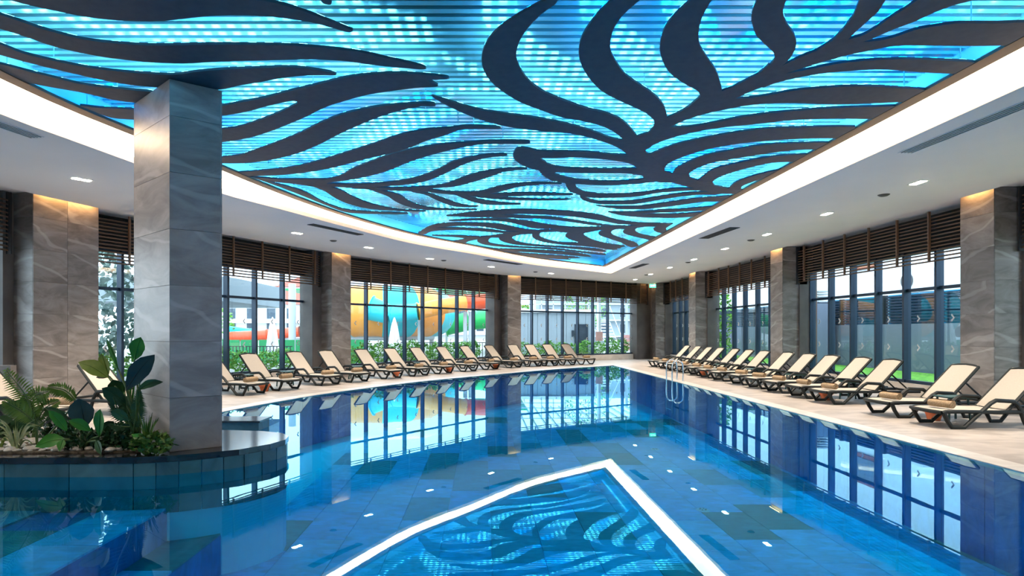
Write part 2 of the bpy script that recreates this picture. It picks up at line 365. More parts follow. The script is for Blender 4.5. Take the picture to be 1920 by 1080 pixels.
def bay(A, B, ns, mull, post, side, order, dg=.9, dl=.43, door=False, return_w=.12):
    """one glazed bay between two columns; mull/post are distances along the bay"""
    T, L, A_, t, n = local(A, B, ns); wn[0] += 1
    W = empty('window_%d' % wn[0], (0, 0, 0), kind='structure')
    MB().box(-.1, L+.1, dg-.14, dg+.3, -.05, .28, T).build('sill', M['sill'], W)
    MB().box(-.4, L+.4, dg, dg+.12, 3.36, 4.8, T).build('bulkhead', M['dark'], W)
    for s0, s1 in ((-.2, .1), (L-return_w, L+.3)):
        MB().box(s0, s1, .5, dg+.12, 0, 4.12, T).build('return_wall', M['wall'], W)
    ms = sorted(mull); a0, a1 = max(.1, 0), L-return_w
    fr = MB(); fr.box(a0, a1, dg-.07, dg+.06, .28, .35, T); fr.box(a0, a1, dg-.07, dg+.06, 3.3, 3.36, T); fr.box(a0, a1, dg-.03, dg+.05, 2.44, 2.51, T)
    fr.build('window_rails', M['alu'], W)
    for s in ms: MB().box(s-.032, s+.032, dg-.1, dg+.07, .28, 3.36, T).build('mullion', M['alu'], W)
    xs = [a0]+ms+[a1]
    for i, (p, q) in enumerate(zip(xs, xs[1:])):
        if q-p < .12: continue
        for (za, zb) in ((.35, 2.44), (2.51, 3.3)):
            pa = MB().box(p+.03, q-.03, dg-.004, dg+.004, za, zb, T).build('pane', M['glass'], W)
            if za < 1:
                d = MB(); c = (p+q)/2+.12*(q-p)
                for zc in (1.12, 1.8):
                    d.add([T(c-.05, dg-.012, zc), T(c+.03, dg-.012, zc+.09), T(c+.05, dg-.012, zc+.05), T(c-.005, dg-.012, zc), T(c+.05, dg-.012, zc-.05), T(c+.03, dg-.012, zc-.09)], [(0, 1, 2, 3), (0, 3, 4, 5)])
                d.build('bird_decal', M['white'], pa)
    if door:
        MB().box(xs[0]-.02, xs[0]+.1, dg-.16, dg-.02, .0, 2.5, T).build('door_frame', M['dark'], W); MB().box(xs[0]+.9, xs[0]+1.0, dg-.16, dg-.02, 0, 2.5, T).build('door_frame', M['dark'], W)
    lv = empty('louvre_screen', (0, 0, 0), 0, order, 'louvre', 'brown slatted louvre screens above the windows')
    z = 3.0; k = 0
    while z < 4.0:
        MB().box(.06, L-.06, 0, 1, 0, 1, lambda s, o, zz, z=z: T(s, dl+.02+o*.075, z+o*.02+zz*.028)).build('slat', M['slat_wood'], lv); z += .078; k += 1
    for s in sorted(post):
        MB().box(s-.016, s+.016, dl-.03, dl+.02, 3.03, 4.1, T).build('post', M['post_wood'], lv)
    MB().box(.03, .06, dl-.03, dl+.3, 2.95, 4.1, T).build('end_board', M['dark'], lv); MB().box(L-.06, L-.03, dl-.03, dl+.3, 2.95, 4.1, T).build('end_board', M['dark'], lv)
    return W
def s_on(A, B, ns, d, pxs):
    T, L, A_, t, n = local(A, B, ns); p = T(-3, d, 0); q = T(L+3, d, 0); out = []
    for px in pxs:
        h = ray([(p[0], p[1]), (q[0], q[1])], px); out.append((Vector(h)-A_-n*d).dot(t))
    return out
def cpt(px): return ray(COLL, px)
def spread_to(lst, lo, step):
    while lst[0]-step > lo+.15: lst.insert(0, lst[0]-step)
    return lst
# left, curved side
c1a, c1b = cpt(62), cpt(185); c2a, c2b = cpt(622), cpt(658); c3a, c3b = cpt(952), cpt(977)
column(c1a, c1b, 1, .6, 'wide two slab column behind the potted greenery', 2)
column(c2a, c2b, 1, .6, 'column between the first and second left windows')
column(c3a, c3b, 1, .6, 'column between the slide window and the far window')
l0 = [p for p in COLL if p[1] < c1a[1]-1][-1]; l00 = (COLL[0][0], 4.2)
l00 = (xat(COLL, 4.2), 4.2)
bay(l00, c1a, 1, [.9, 1.9, 2.9, 3.9, 4.9], [1, 2, 3, 4, 5], 'left', 'louvre screen at the far left, beside the wide column')
A, B = c1b, c2a
mu = s_on(A, B, 1, .9, [225, 423.4, 476.5, 528.4, 575]); g = (mu[1]-mu[0])/3 if mu[1]-mu[0] > 2.4 else (mu[1]-mu[0])/2
mu = [mu[0], mu[0]+g, mu[0]+2*g]+([mu[1]] if mu[1]-mu[0] > 2.4 else [])+mu[2:]
po = s_on(A, B, 1, .43, [242.5, 437.6, 492, 542.6, 590.6]); g = (po[1]-po[0])/3
bay(A, B, 1, mu, [po[0], po[0]+g, po[0]+2*g]+po[1:], 'left', 'louvre screen passing behind the big pillar', return_w=.35)
A, B = c2b, c3a
bay(A, B, 1, s_on(A, B, 1, .9, [685.6, 722.7, 758, 791.6, 824.6, 856, 887, 917.3]), s_on(A, B, 1, .43, [695.2, 732.5, 767.5, 801.8, 834.8, 867, 898.5, 929.5]), 'left', 'louvre screen above the window with the water slides', return_w=.35)
A = c3b; B = (COLL[-1][0]+.3, COLL[-1][1]+.18)
bay(A, B, 1, s_on(A, B, 1, .9, [996.4, 1025.5, 1054, 1082.3, 1110.5, 1138.6, 1166.5, 1193]), s_on(A, B, 1, .43, [1003.9, 1032.6, 1061, 1089.5, 1117.6, 1145.5, 1173.6, 1200.7]), 'left', 'louvre screen above the far window with the outdoor stairs', return_w=.8)
# right, straight side (near to far; outward is +X)
RC = [(9.25, 2.9, 3.63), (9.25, 10.43, 11.17), (9.25, 17.8, 18.55), (9.25, 25.1, 25.9), (9.25, 30.9, 31.6)]
names = ['column nearest the viewer on the right wall', 'column at the right edge beside the nearest loungers', 'second column along the right wall', 'third column along the right wall', 'column in the far right corner beside the exit sign']
for i, (x, a, b) in enumerate(RC):
    if i == 0: column((x, a), (x, b), -1, .6, names[i]); continue
    column((x, a), (x, b), -1, .6, names[i])
def rbay(i, mu, po, lab, **k):
    A = (9.25, RC[i][2]); B = (9.25, RC[i+1][1])
    bay(A, B, -1, spread_to(sorted(s_on(A, B, -1, .9, mu)), 0, .98) if mu else [.9, 1.9, 2.9, 3.9, 4.9, 5.9], spread_to(sorted(s_on(A, B, -1, .40, po)), 0, .968) if po else [1, 2, 3, 4, 5, 6], 'right', lab, return_w=.06, **k)
rbay(0, None, None, 'louvre screen cut by the right edge of the picture')
rbay(1, [1524, 1560, 1601, 1648, 1701, 1762], [1506, 1541.4, 1581.7, 1626.9, 1680, 1739.8], 'largest louvre screen on the right wall')
rbay(2, [1340, 1358.2, 1377.6, 1398.4, 1421.7], [1327, 1346.5, 1364.7, 1385.4, 1407.5, 1432.6], 'middle louvre screen of the right wall')
rbay(3, [1264.8, 1276.5, 1287], [1256, 1266, 1278], 'smallest louvre screen by the far right corner', door=True)
# remaining shell
wb = MB().box(-12, 12, YB-.3, YB, -.1, 4.8).build('wall_back', M['wall']); tag(wb, kind='structure')
wf = MB().box(9.2, 12, 31.6, 31.8, -.05, 4.8).build('wall_far', M['wall']); tag(wf, kind='structure')
wl = MB().box(-10.3, -10.1, YB, 4.2, -.1, 4.8).build('wall_left', M['stone']); tag(wl, kind='structure')
wr = MB().box(10.3, 10.5, YB, 2.9, -.1, 4.8).build('wall_right', M['stone']); tag(wr, kind='structure')

# ---------------------------------------------------------------- deck, pool shell, water
e2 = resample([p for p in offset(EDGE, 1.6) if p[1] > 7.2], 60)
v, f = loft(z3(POOL, 0), z3(e2, 0)); floor = sheet('floor', v, f, M['deck']); floor['kind'] = 'structure'
sheet('deck_right', [(5.78, YB, -.002), (11.3, YB, -.002), (11.3, 33, -.002), (5.78, 33, -.002)], [(0, 1, 2, 3)], M['deck'], floor)
sheet('deck_far', [(2, 25.62, -.004), (11.3, 25.62, -.004), (11.3, 34, -.004), (4.9, 34, -.004)], [(0, 1, 2, 3)], M['deck'], floor)
sheet('deck_left', [(-10.5, YB, 0), (-6.6, YB, 0), (-6.6, 7.6, 0), (-10.5, 7.6, 0)], [(0, 1, 2, 3)], M['deck'], floor)
cop = empty('trim_2', (0, 0, 0), kind='structure')
def coping_run(path, wd, side):
    L = sum(math.dist(a, b) for a, b in zip(path, path[1:])); n = int(L/.62); P = resample(path, n*3+1); Q = offset(P, wd*side)
    for i in range(n):
        a = P[i*3:i*3+4]; b = Q[i*3:i*3+4]; poly = a+b[::-1]
        # small joint
        poly[0] = tuple(Vector(poly[0]).lerp(Vector(poly[1]), .03)); poly[-1] = tuple(Vector(poly[-1]).lerp(Vector(poly[-2]), .03))
        MB().prism(poly, -.045, .006).build('coping_stone', M['coping'], cop)
coping_run([p for p in offset(POOL, -.04) if p[1] > 7.6], .32, 1)
coping_run([(5.74, 2.0), (5.74, 25.6)], .32, -1)
MB().box(5.6, 6.06, 25.45, 25.87, -.045, .0055).build('coping_stone', M['coping'], cop)
pool = empty('pool_shell', (0, 0, 0), kind='structure')
v, f = loft(z3(POOL+rightside(POOL[-1]), -.001), z3(POOL+rightside(POOL[-1]), ZP)); sheet('pool_wall', v, f, M['poolwall'], pool)
# wall slabs under water, left side and right side
def wall_tiles(path, h0, h1, wd, m, parent, side):
    L = sum(math.dist(a, b) for a, b in zip(path, path[1:])); n = max(1, int(L/wd)); P = resample(path, n+1); Q = offset(P, .012*side)
    for i in range(n):
        a, b, c, d = Vector(P[i]), Vector(P[i+1]), Vector(Q[i+1]), Vector(Q[i]); e = min(.006/max(wd, .01), .03)
        a2, b2, c2, d2 = a.lerp(b, e), b.lerp(a, e), c.lerp(d, e), d.lerp(c, e)
        MB().prism([tuple(a2), tuple(b2), tuple(c2), tuple(d2)], h0, h1).build('wall_tile', m, parent)
wall_tiles([p for p in POOL if p[1] > 10], ZP, -.05, .62, M['poolwall'], pool, -1)
wall_tiles([(5.78, 6), (5.78, 25.4)], ZP, -.05, .62, M['poolwall'], pool, 1)
v = [(-9.5, YB, ZP-.02), (5.8, YB, ZP-.02), (5.8, 26, ZP-.02), (-9.5, 26, ZP-.02)]; sheet('pool_bed', v, [(0, 1, 2, 3)], M['grout'], pool)
TX, TY = .62, 1.12; nt = 0; x = -3.0; ci = 0; lib = MB().box(.005, TX-.005, .005, TY-.005, 0, .018).mesh('pool_tile', M['pooltile'])
while x < 5.7:
    yy = 3.6+(ci % 3)*TY/3-TY
    while yy < 18:
        if x > xat(POOL, yy)-.2 if yy > 7.5 else True:
            link('pool_tile', lib, pool, (x, yy, ZP-.018)); nt += 1
        yy += TY
    x += TX; ci += 1
y0_ = 18; bed = MB()
x = -3.0; ci = 0
while x < 5.7:
    yy = 3.6+(ci % 3)*TY/3-TY
    while yy < 25.5:
        if yy >= 18 and x+TX > xat(POOL, yy): bed.box(x+.005, x+TX-.005, yy+.005, yy+TY-.005, ZP-.018, ZP)
        yy += TY
    x += TX; ci += 1
o = bed.build('distant_pool_tiles', M['pooltile'], pool); o['kind'] = 'stuff'
# steps at the lower left
stp = empty('pool_steps', (0, 0, 0), kind='structure')
MB().box(-9.4, -3.32, YB, 6.3, ZP, -.37).build('step_core', M['poolwall'], stp); MB().box(-3.32, -2.86, YB, 6.6, ZP, -.72).build('step_core', M['poolwall'], stp)  # risers darker than the tread tiles: their shade is put into the colour
lib2 = MB().box(.004, .616, .004, 1.116, 0, .02).mesh('step_tile', M['pooltile'])
for i in range(7):
    for j in range(4):
        xx = -3.32-.62*(i+1); yy = 6.1-1.12*(j+1)+(.37 if i % 2 else 0)
        if yy+1.1 < 6.1: link('step_tile', lib2, stp, (xx, yy, -.37))
lib3 = MB().box(.004, .456, .004, 1.116, 0, .02).mesh('step_tile', M['pooltile'])
for j in range(3): link('step_tile', lib3, stp, (-3.32, 5.3-1.12*j, -.72))
# water surface
P2 = offset(POOL, .2)
wv = [(5.9, YB), (5.9, 25.7)]+P2[::-1][1:]+[(-5.2, 7.45), (-9.6, 7.45), (-9.6, YB)]
me = MB(); me.add([(p[0], p[1], ZW) for p in wv], [tuple(range(len(wv)))])
wo = me.build('pool_water', M['water']); tag(wo, kind='structure')

# ---------------------------------------------------------------- planter island
isl = empty('planter_island', (0, 0, 0), 0, 'low dark slate island with rounded end carrying the big pillar and plants', 'planter')
FR = [(-9.4, 5.93), (-8, 5.93), (-6.5, 5.93), (-5, 5.93), (-4.2, 5.935), (-3.62, 5.95), (-3.3, 6.02), (-3.04, 6.13), (-2.69, 6.35), (-2.46, 6.66), (-2.38, 6.93), (-2.42, 7.17), (-2.58, 7.38), (-2.9, 7.53), (-3.4, 7.6), (-5, 7.62), (-9.4, 7.62)]
MB().prism(FR, .135, .2).build('slate_top', M['slabtop'], isl)
inner = offset(FR, .03)
MB().prism(inner, ZP, .134).build('island_core', M['grout'], isl)
def tile_band(path, h0, h1):
    for a, b in zip(path, path[1:]):
        d = Vector(b)-Vector(a); L = d.length; t = d/L; nn = Vector((t.y, -t.x)); a_ = Vector(a)+t*.004; b_ = Vector(b)-t*.004
        MB().prism([tuple(a_), tuple(b_), tuple(b_+nn*.02), tuple(a_+nn*.02)], h0, h1).build('island_tile', M['walltile'], isl)
xs = [-9.4, -8.72, -8.04, -7.36, -6.68, -5.62, -4.94, -4.27, -3.6]
straight = [(x, 5.96) for x in xs]
arc = cr([p for p in inner[5:15]], False, 5); arc = resample(arc, 15)
straight[-1] = arc[0]
tile_band(straight+arc[1:], -.4, .132)
# low curb behind
MB().box(-5.0, -3.4, 8.72, 9.15, -.6, .12).build('rear_curb', M['walltile'], isl); MB().box(-5.0, -3.37, 8.69, 9.18, .12, .15).build('rear_curb_top', M['slabtop'], isl)

# ---------------------------------------------------------------- the big pillar
PN, PR, PL = Vector((-3.375, 6.2)), Vector((-2.95, 6.51)), Vector((-4.18, 6.89)); PB = PL+PR-PN
pil = empty('stone_pillar', (-3.5, 6.7, .2), 0, 'large free-standing stone pillar rising from the planter to the blue ceiling', 'pillar')
def T0(p): return (p[0]+3.5, p[1]-6.7)
ctr = (PN+PR+PL+PB)/4
core = [tuple(T0(p+(ctr-p)*.03)) for p in (PN, PR, PB, PL)]
MB().prism(core, 0, ZL-.2).build('core', M['grout2'], pil)
zs = [.2, .78, 1.39, 2.0, 2.61, 3.22, 3.83, ZL]
M['pillar2'] = stone_mat('pillar_slabs', (.24, .23, .235), (.42, .41, .415), (.62, .61, .62), (.7, .2, 1.1))
for a, b in ((PN, PR), (PR, PB), (PB, PL), (PL, PN)):
    t = (b-a).normalized(); nn = Vector((t.y, -t.x)); a_, b_ = Vector(T0(a))+t*.003, Vector(T0(b))-t*.003
    for k in range(7):
        MB().prism([tuple(a_-nn*.02), tuple(b_-nn*.02), tuple(b_), tuple(a_)], zs[k]-.2+.002, zs[k+1]-.2-.002).build('stone_slab', M['pillar2'], pil)
# ---------------------------------------------------------------- the dark fronds of the ceiling (outlines read off the photo, laid on their real plane)
def frond(name_label, cx, cy, group='dark cut-out fronds hung under the lit ceiling'):
    return empty('ceiling_frond', (0, 0, 0), 0, name_label, 'ceiling panel', group)
lift = [0]
def leaf(parent, pts, name='leaflet', smooth=True, light=True):
    P = [XY(x, y, 2.72) for x, y in pts]
    if smooth: P = cr(P, True, 4)
    xr = 4.985; Q = []
    for i, p in enumerate(P):
        xl = xat(FIN, p[1]) if p[1] > 2 else -5.2
        Q.append((min(max(p[0], xl+.004), xr), min(p[1], 24.1)))
    P = [q for i, q in enumerate(Q) if math.dist(q, Q[i-1]) > .004]
    lift[0] = (lift[0]+1) % 70; z = ZL+.00025*lift[0]
    o = MB().prism(P, z, z+.026).build(name, M['leaf'], parent)
    if light:
        me = MB(); me.add([(p[0], p[1], z+.0268) for p in P], [tuple(range(len(P)))]); me.build('light_strip', M['led'], o)
    return o
fa = frond('big dark frond spreading over the right half of the blue ceiling', 0, 0)
leaf(fa, [(810,180.5),(822,184),(840,189),(890,204),(940,212.5),(990,219),(1040,227.5),(1077,236),(1115,247.5),(1152,261),(1168,262),(1180,258),(1200,262),(1205,290),(1190,300),(1176,290),(1165,281),(1145,271),(1120,262.5),(1102,257.5),(1065,250),(1015,246),(965,240),(915,229),(877,216),(840,199),(820,188)])
leaf(fa, [(868,-45),(1048,-45),(1030,-22),(1047,0),(1015,27),(995,47),(980,67),(971,87),(968,107),(976,130),(990,150),(1015,170),(1045,184),(1077,196),(1105,205),(1135,212),(1160,222),(1177,235),(1190,250),(1198,262),(1196,275),(1180,272),(1168,261),(1147,245),(1120,234),(1090,227),(1052,220),(1015,207),(980,194),(947,175),(922,155),(907,132),(903,110),(909,87),(922,67),(947,45),(980,24),(1015,5),(1040,-10)][2:])
leaf(fa, [(1200,0),(1170,27),(1152,52),(1145,75),(1145,97),(1155,117),(1172,140),(1200,160),(1225,177),(1242,195),(1249,212),(1250,226),(1240,240),(1226,240),(1227,233),(1225,225),(1210,212),(1185,200),(1155,186),(1127,170),(1105,147),(1090,122),(1085,97),(1090,72),(1105,47),(1127,20),(1150,0),(1185,-25),(1225,-45),(1235,-35)])
leaf(fa, [(1335,0),(1317,32),(1310,61),(1312,85),(1323,105),(1341,131),(1350,155),(1352,175),(1335,190),(1315,192),(1313,182),(1309,172),(1288,160),(1259,140),(1242,114),(1237,87),(1247,52),(1271,23),(1297,0),(1320,-22),(1350,-45),(1358,-35)])
leaf(fa, [(1475,0),(1468,23),(1474,44),(1488,64),(1493,82),(1488,99),(1471,120),(1450,134),(1438,140),(1442,125),(1452,111),(1450,99),(1436,85),(1418,67),(1410,44),(1409,29),(1420,0),(1440,-35),(1500,-40)])
leaf(fa, [(1392,356),(1367,354),(1340,348.5),(1334,341),(1310,339.5),(1294,334),(1291,326.5),(1262,326.5),(1247,322),(1243,314),(1222,292),(1211,286.5),(1210,279),(1216,270),(1250,240),(1285,225),(1322,214),(1360,205),(1376,186),(1410,171),(1452,155),(1471,139),(1527,121),(1577,107),(1614,80),(1589,76),(1602,62),(1625,42),(1647,22),(1661,0),(1680,-30),(1620,-35),(1612,0),(1600,30),(1580,57),(1560,77),(1532,95),(1502,107),(1470,122),(1452,132),(1442,122),(1422,139),(1397,152),(1372,165),(1352,172),(1312,182),(1307,187),(1292,200),(1272,212),(1250,222),(1227,237),(1215,250),(1200,254),(1176,262),(1176,290),(1195,317),(1220,335),(1245,338),(1282,349),(1310,355),(1345,363),(1378,364)], 'stem', False)
leaf(fa, [(1583,78),(1600,72),(1615,68),(1640,54),(1672,32),(1700,15),(1722,0),(1790,-30),(1880,-30),(1830,-1),(1790,10),(1752,24),(1715,41),(1677,55),(1640,71),(1610,82),(1590,90)])
leaf(fa, [(1570,100),(1600,84),(1614,80),(1645,77),(1677,70),(1715,57),(1752,50),(1790,45),(1827,44.5),(1870,44.5),(1940,45),(1940,86),(1877,86),(1815,87),(1740,86),(1677,87),(1627,96),(1577,107),(1560,112)])
leaf(fa, [(1440,145),(1455,142),(1471,139),(1515,131),(1565,121),(1615,115),(1665,112),(1715,112),(1765,114),(1840,121),(1830,140),(1790,139),(1752,137.5),(1702,134),(1652,131),(1602,133),(1552,137),(1502,145),(1452,157),(1430,165)])
leaf(fa, [(1345,200),(1360,190),(1376,185.5),(1397,185),(1435,180),(1485,171),(1535,166),(1585,163),(1635,163),(1690,166),(1745,172),(1730,193),(1692,192),(1640,194),(1565,196),(1490,194),(1435,195),(1397,199),(1360,206),(1322,214),(1285,226),(1252,239),(1245,236),(1300,210)])
leaf(fa, [(1225,255),(1240,244),(1252,239),(1285,239),(1335,231),(1385,221),(1435,214),(1485,209),(1535,205),(1597,202),(1640,201),(1690,201),(1670,224),(1637,224),(1560,223),(1485,226),(1410,234),(1360,239),(1310,247),(1260,259),(1230,270),(1214,280),(1205,285)])
leaf(fa, [(1205,300),(1212,290),(1220,289),(1242,280),(1272,270),(1322,259),(1372,250),(1435,242),(1510,239.5),(1620,241),(1600,260),(1570,260),(1510,260.5),(1435,265),(1372,272),(1322,282),(1280,295),(1255,306),(1246,316),(1246,330),(1220,325)])
leaf(fa, [(1258,330),(1262,325),(1267,317),(1285,307),(1322,292),(1372,282),(1435,272),(1497,269),(1570,270),(1545,282),(1532,281),(1485,282.5),(1435,289),(1385,297),(1335,306),(1305,317),(1292,326),(1292,340),(1270,340)])
leaf(fa, [(1305,342),(1310,338),(1320,330),(1340,317),(1385,306),(1435,296),(1485,291),(1530,291),(1510,304),(1490,304),(1447,306),(1397,317),(1355,330),(1337,340),(1338,352),(1318,350)])
leaf(fa, [(1362,358),(1367,353),(1380,342),(1410,331),(1447,322),(1480,317),(1460,328),(1432,335),(1410,342),(1391,350),(1389,360),(1375,364)])
leaf(fa, [(1195,290),(1176,291),(1150,290),(1100,285.5),(1050,284),(1007,283),(990,279),(972,278),(964,285),(962,295),(972,306),(990,315),(1012,320),(1026,316),(1024,305),(1012,297.5),(1037,297),(1087,296),(1137,300),(1175,306),(1190,312),(1200,322),(1215,315)])
leaf(fa, [(1000,300),(1012,297.5),(1022,306),(1050,314),(1087,316),(1137,317.5),(1195,317),(1215,325),(1225,337),(1200,329),(1175,326),(1125,325),(1075,325),(1040,324),(1044,332),(1040,341),(1020,331),(1008,318),(995,308)])
leaf(fa, [(1020,320),(1035,320),(1042,327),(1075,336),(1112,339.5),(1162,340),(1200,337),(1225,333),(1248,337),(1237,340),(1205,344),(1162,347.5),(1112,347.5),(1077,346),(1080,354),(1070,360),(1062,350),(1062,345),(1040,340),(1025,332)])
leaf(fa, [(1062,343),(1077,345),(1081,352),(1095,360),(1125,364),(1162,364.5),(1200,362),(1237,357),(1270,354),(1312,354.5),(1338,359),(1307,358),(1270,359),(1232,362.5),(1195,369),(1157,370.8),(1125,372),(1097,370),(1098,376),(1090,373),(1087,367),(1070,360),(1062,350)])
leaf(fa, [(1088,366),(1097,370),(1107,375),(1120,377.5),(1157,378.5),(1195,376),(1226,371),(1270,364),(1307,361),(1336,360),(1360,362),(1345,365),(1307,366),(1270,370),(1232,376),(1195,382.5),(1157,384),(1120,382.5),(1100,378),(1089,372)])
leaf(fa, [(1117,386),(1132,387.3),(1157,388),(1195,387.5),(1232,383),(1270,377.5),(1307,372.5),(1345,370),(1375,368),(1352,378),(1320,379),(1282,384),(1245,389),(1207,392.5),(1170,393),(1145,390.5),(1130,388.5)])
leaf(fa, [(1140,398),(1170,398),(1207,397),(1245,394),(1282,392.5),(1320,389),(1350,388),(1325,395),(1282,397),(1245,399),(1197,401.2),(1245,402.2),(1282,401),(1330,398),(1304,406),(1270,409),(1232,409),(1195,407.5),(1170,405),(1151,401)])
leaf(fa, [(1200,322),(1226,326),(1252,330),(1262,343),(1240,343),(1222,339),(1207,334)], 'stem', False, False)
fb = frond('long dark frond left of centre whose leaves rise to the right behind the pillar', 0, 0)
leaf(fb, [(390,300),(417,296),(450,292),(487,280),(525,266),(562,251),(600,232),(637,217),(675,207),(715,200),(762,196),(800,194),(814,195.5),(817,198),(814,200.5),(787,201),(745,210),(707,222),(675,235),(637,252),(600,271),(562,287),(525,297),(487,304),(450,307),(417,307),(392,306)])
leaf(fb, [(430,326),(450,324),(500,320),(550,314),(600,302),(650,287),(700,271),(750,254),(800,244),(850,240),(875,237),(912,238),(935,239.5),(939,241.5),(935,243.2),(900,243),(862,245),(837,254),(800,265),(762,280),(725,290),(675,302),(625,315),(575,324),(525,329),(480,331),(450,333)])
leaf(fb, [(590,341),(612,337),(637,331),(662,317),(700,302),(737,289),(775,280),(825,272),(875,268),(925,265),(975,265),(992,266.3),(994,268.5),(990,271),(950,271),(900,272),(850,281),(800,294),(762,307),(725,322),(687,332),(650,339),(612,344),(595,348)])
leaf(fb, [(640,347),(675,346),(700,345),(750,340),(787,332),(825,317),(850,304),(887,295),(925,290),(948,290),(951,291.5),(948,293),(912,297),(875,307),(837,325),(800,340),(762,347),(702,351),(650,351)])
leaf(fb, [(690,353),(735,353),(775,352),(825,348),(850,341),(875,331),(912,322),(950,317),(985,316.5),(989,318),(985,319.3),(950,322),(920,332),(887,342),(850,351),(800,355),(780,359),(740,358)])
leaf(fb, [(880,361.5),(905,359),(937,350),(975,345),(1012,343),(1050,344.6),(1053,345.6),(1050,346.4),(1012,347.2),(975,351),(950,357),(920,364),(900,366)])
leaf(fb, [(895,366),(920,364.3),(950,363.3),(1000,362.3),(1050,364),(1074,365.6),(1074,366.6),(1025,367.6),(975,368),(930,370.4),(905,370)])
leaf(fb, [(900,369),(930,370),(975,373),(1012,374.3),(1065,374.4),(1071,375),(1060,375.8),(1000,377),(950,375.6),(912,372.3),(880,368.5)])
leaf(fb, [(850,364),(867,366),(900,375),(925,379),(955,382),(976,383.3),(976,384.3),(950,385),(912,384.6),(887,379.3),(865,371)])
leaf(fb, [(770,359),(785,359.5),(812,366),(837,375),(857,382),(880,387),(897,387.6),(895,388.6),(875,389.3),(850,387.6),(832,381.5),(812,373),(797,366),(775,361.5)])
leaf(fb, [(690,355),(705,356),(725,360),(750,367),(765,377),(787,386),(812,391),(850,393),(893,393.8),(893,394.8),(837,395),(800,394.6),(770,389.5),(745,380.5),(725,368),(705,361)])
leaf(fb, [(600,349),(617,351),(637,357),(662,370),(687,380),(712,387),(750,394),(798,396.7),(798,397.7),(775,397.6),(725,395),(687,391.5),(650,382),(625,370),(610,360),(590,350)])
leaf(fb, [(475,334),(495,338),(512,344),(545,352),(575,362),(597,375),(625,387),(650,394),(700,398.3),(765,400.8),(765,401.8),(725,402.2),(687,401.6),(650,399),(612,386),(562,366),(512,347),(480,336)])
leaf(fb, [(470,333),(500,335),(525,337),(575,337),(612,337),(620,341),(612,345),(650,346.5),(700,351),(740,353.5),(775,352.8),(800,355.3),(837,360),(875,361.4),(905,359.6),(925,361),(915,366),(880,368),(867,366.5),(862,367.5),(812,362),(786,359.5),(740,358.5),(700,357),(665,354.5),(632,351.5),(617,351.5),(622,362),(612,361),(600,356),(587,351),(550,345.5),(512,342),(485,337)], 'stem', False)
fc = frond('broad dark fronds sweeping across the upper left of the ceiling', 0, 0)
leaf(fc, [(150,200),(187,204),(250,207),(330,214),(380,207),(417,200),(450,194),(500,184),(550,171),(600,159),(650,147),(700,141),(750,139),(800,142),(838,146.5),(842,148.3),(838,150),(820,151.2),(802,152.5),(811,156),(820,160.8),(821,163),(818,164.3),(787,166),(737,172),(687,180),(650,190),(612,202),(575,220),(537,236),(500,250),(462,261),(417,268),(380,272),(380,249),(417,244),(450,239),(487,227),(525,212),(550,200),(559,194),(552,191.3),(540,192),(500,201),(462,211),(417,219),(370,226),(300,230),(250,226),(207,222),(165,206)])
leaf(fc, [(-30,118),(0,122),(50,135),(100,147),(150,159),(200,166),(250,171),(290,176),(300,190),(280,197),(250,194),(212,189),(162,177),(100,166),(50,156),(25,147),(0,132),(-30,128)])
leaf(fc, [(-30,75),(0,85),(37,100),(75,110),(125,121),(175,130),(225,136),(275,140),(325,142),(375,136),(425,132),(475,130),(525,128),(562,129),(600,134),(627,139.6),(631,141.5),(628,143),(587,143),(537,147),(487,156),(450,162),(412,170),(370,172),(330,168),(287,165),(237,160),(187,151),(125,137),(75,125),(25,112),(0,105),(-30,96)])
leaf(fc, [(-30,20),(0,30),(37,42),(75,55),(125,69),(175,79),(225,84),(275,87),(325,87),(400,85.5),(475,86),(550,87.5),(612,92.5),(675,100),(725,111),(775,122),(796,128),(799,130),(795,132),(750,129),(700,124),(650,117),(600,114),(550,114),(475,116),(400,118),(350,121),(300,120),(250,116),(200,110),(150,101),(100,89),(50,72),(0,56),(-30,46)])
leaf(fc, [(-60,-35),(0,-38),(100,-40),(250,-36),(400,-14),(467,0),(512,7),(550,17),(587,30),(625,45),(655,57),(662,60),(655,63),(625,55),(587,45),(550,39),(512,34),(450,31),(400,32),(350,37),(300,42),(250,42),(200,39),(150,32),(100,22),(50,11),(12,1),(-60,-20)])
leaf(fc, [(530,-60),(560,-50),(590,-30),(612,-12),(620,0),(622,8),(618,12),(612,11),(606,9),(595,-3),(570,-22),(530,-45)])
leaf(fc, [(0,128),(25,138),(50,150),(50,160),(37,152),(0,136)], 'leaflet', False)
fd = frond('low dark frond at the far end of the ceiling with curling leaves', 0, 0)
leaf(fd, [(837,406),(860,402.5),(885,399),(922,396),(960,394),(997,394),(1047,396),(1085,399),(1122,404),(1147,411),(1172,416),(1205,419),(1245,420),(1262,421),(1245,423.5),(1197,422.7),(1160,421),(1135,416),(1110,412),(1072,407),(1035,404),(997,402.5),(960,402.5),(935,403.4),(910,405.5),(860,406.6)])
leaf(fd, [(860,405),(900,404),(935,403.8),(960,404.5),(997,406),(1035,408),(1072,413),(1110,419),(1147,424),(1175,424.6),(1160,426),(1122,424.2),(1085,419.5),(1047,414.2),(1010,411),(972,410),(935,409),(885,408),(860,407)])
leaf(fd, [(842,415),(872,412.5),(910,411),(947,411),(960,412.5),(985,415),(1022,421),(1060,426),(1097,427),(1140,426.5),(1120,430),(1072,430.8),(1035,430.2),(1004,429.2),(979,423.5),(960,419),(935,415.5),(897,414.2),(866,415.4)])
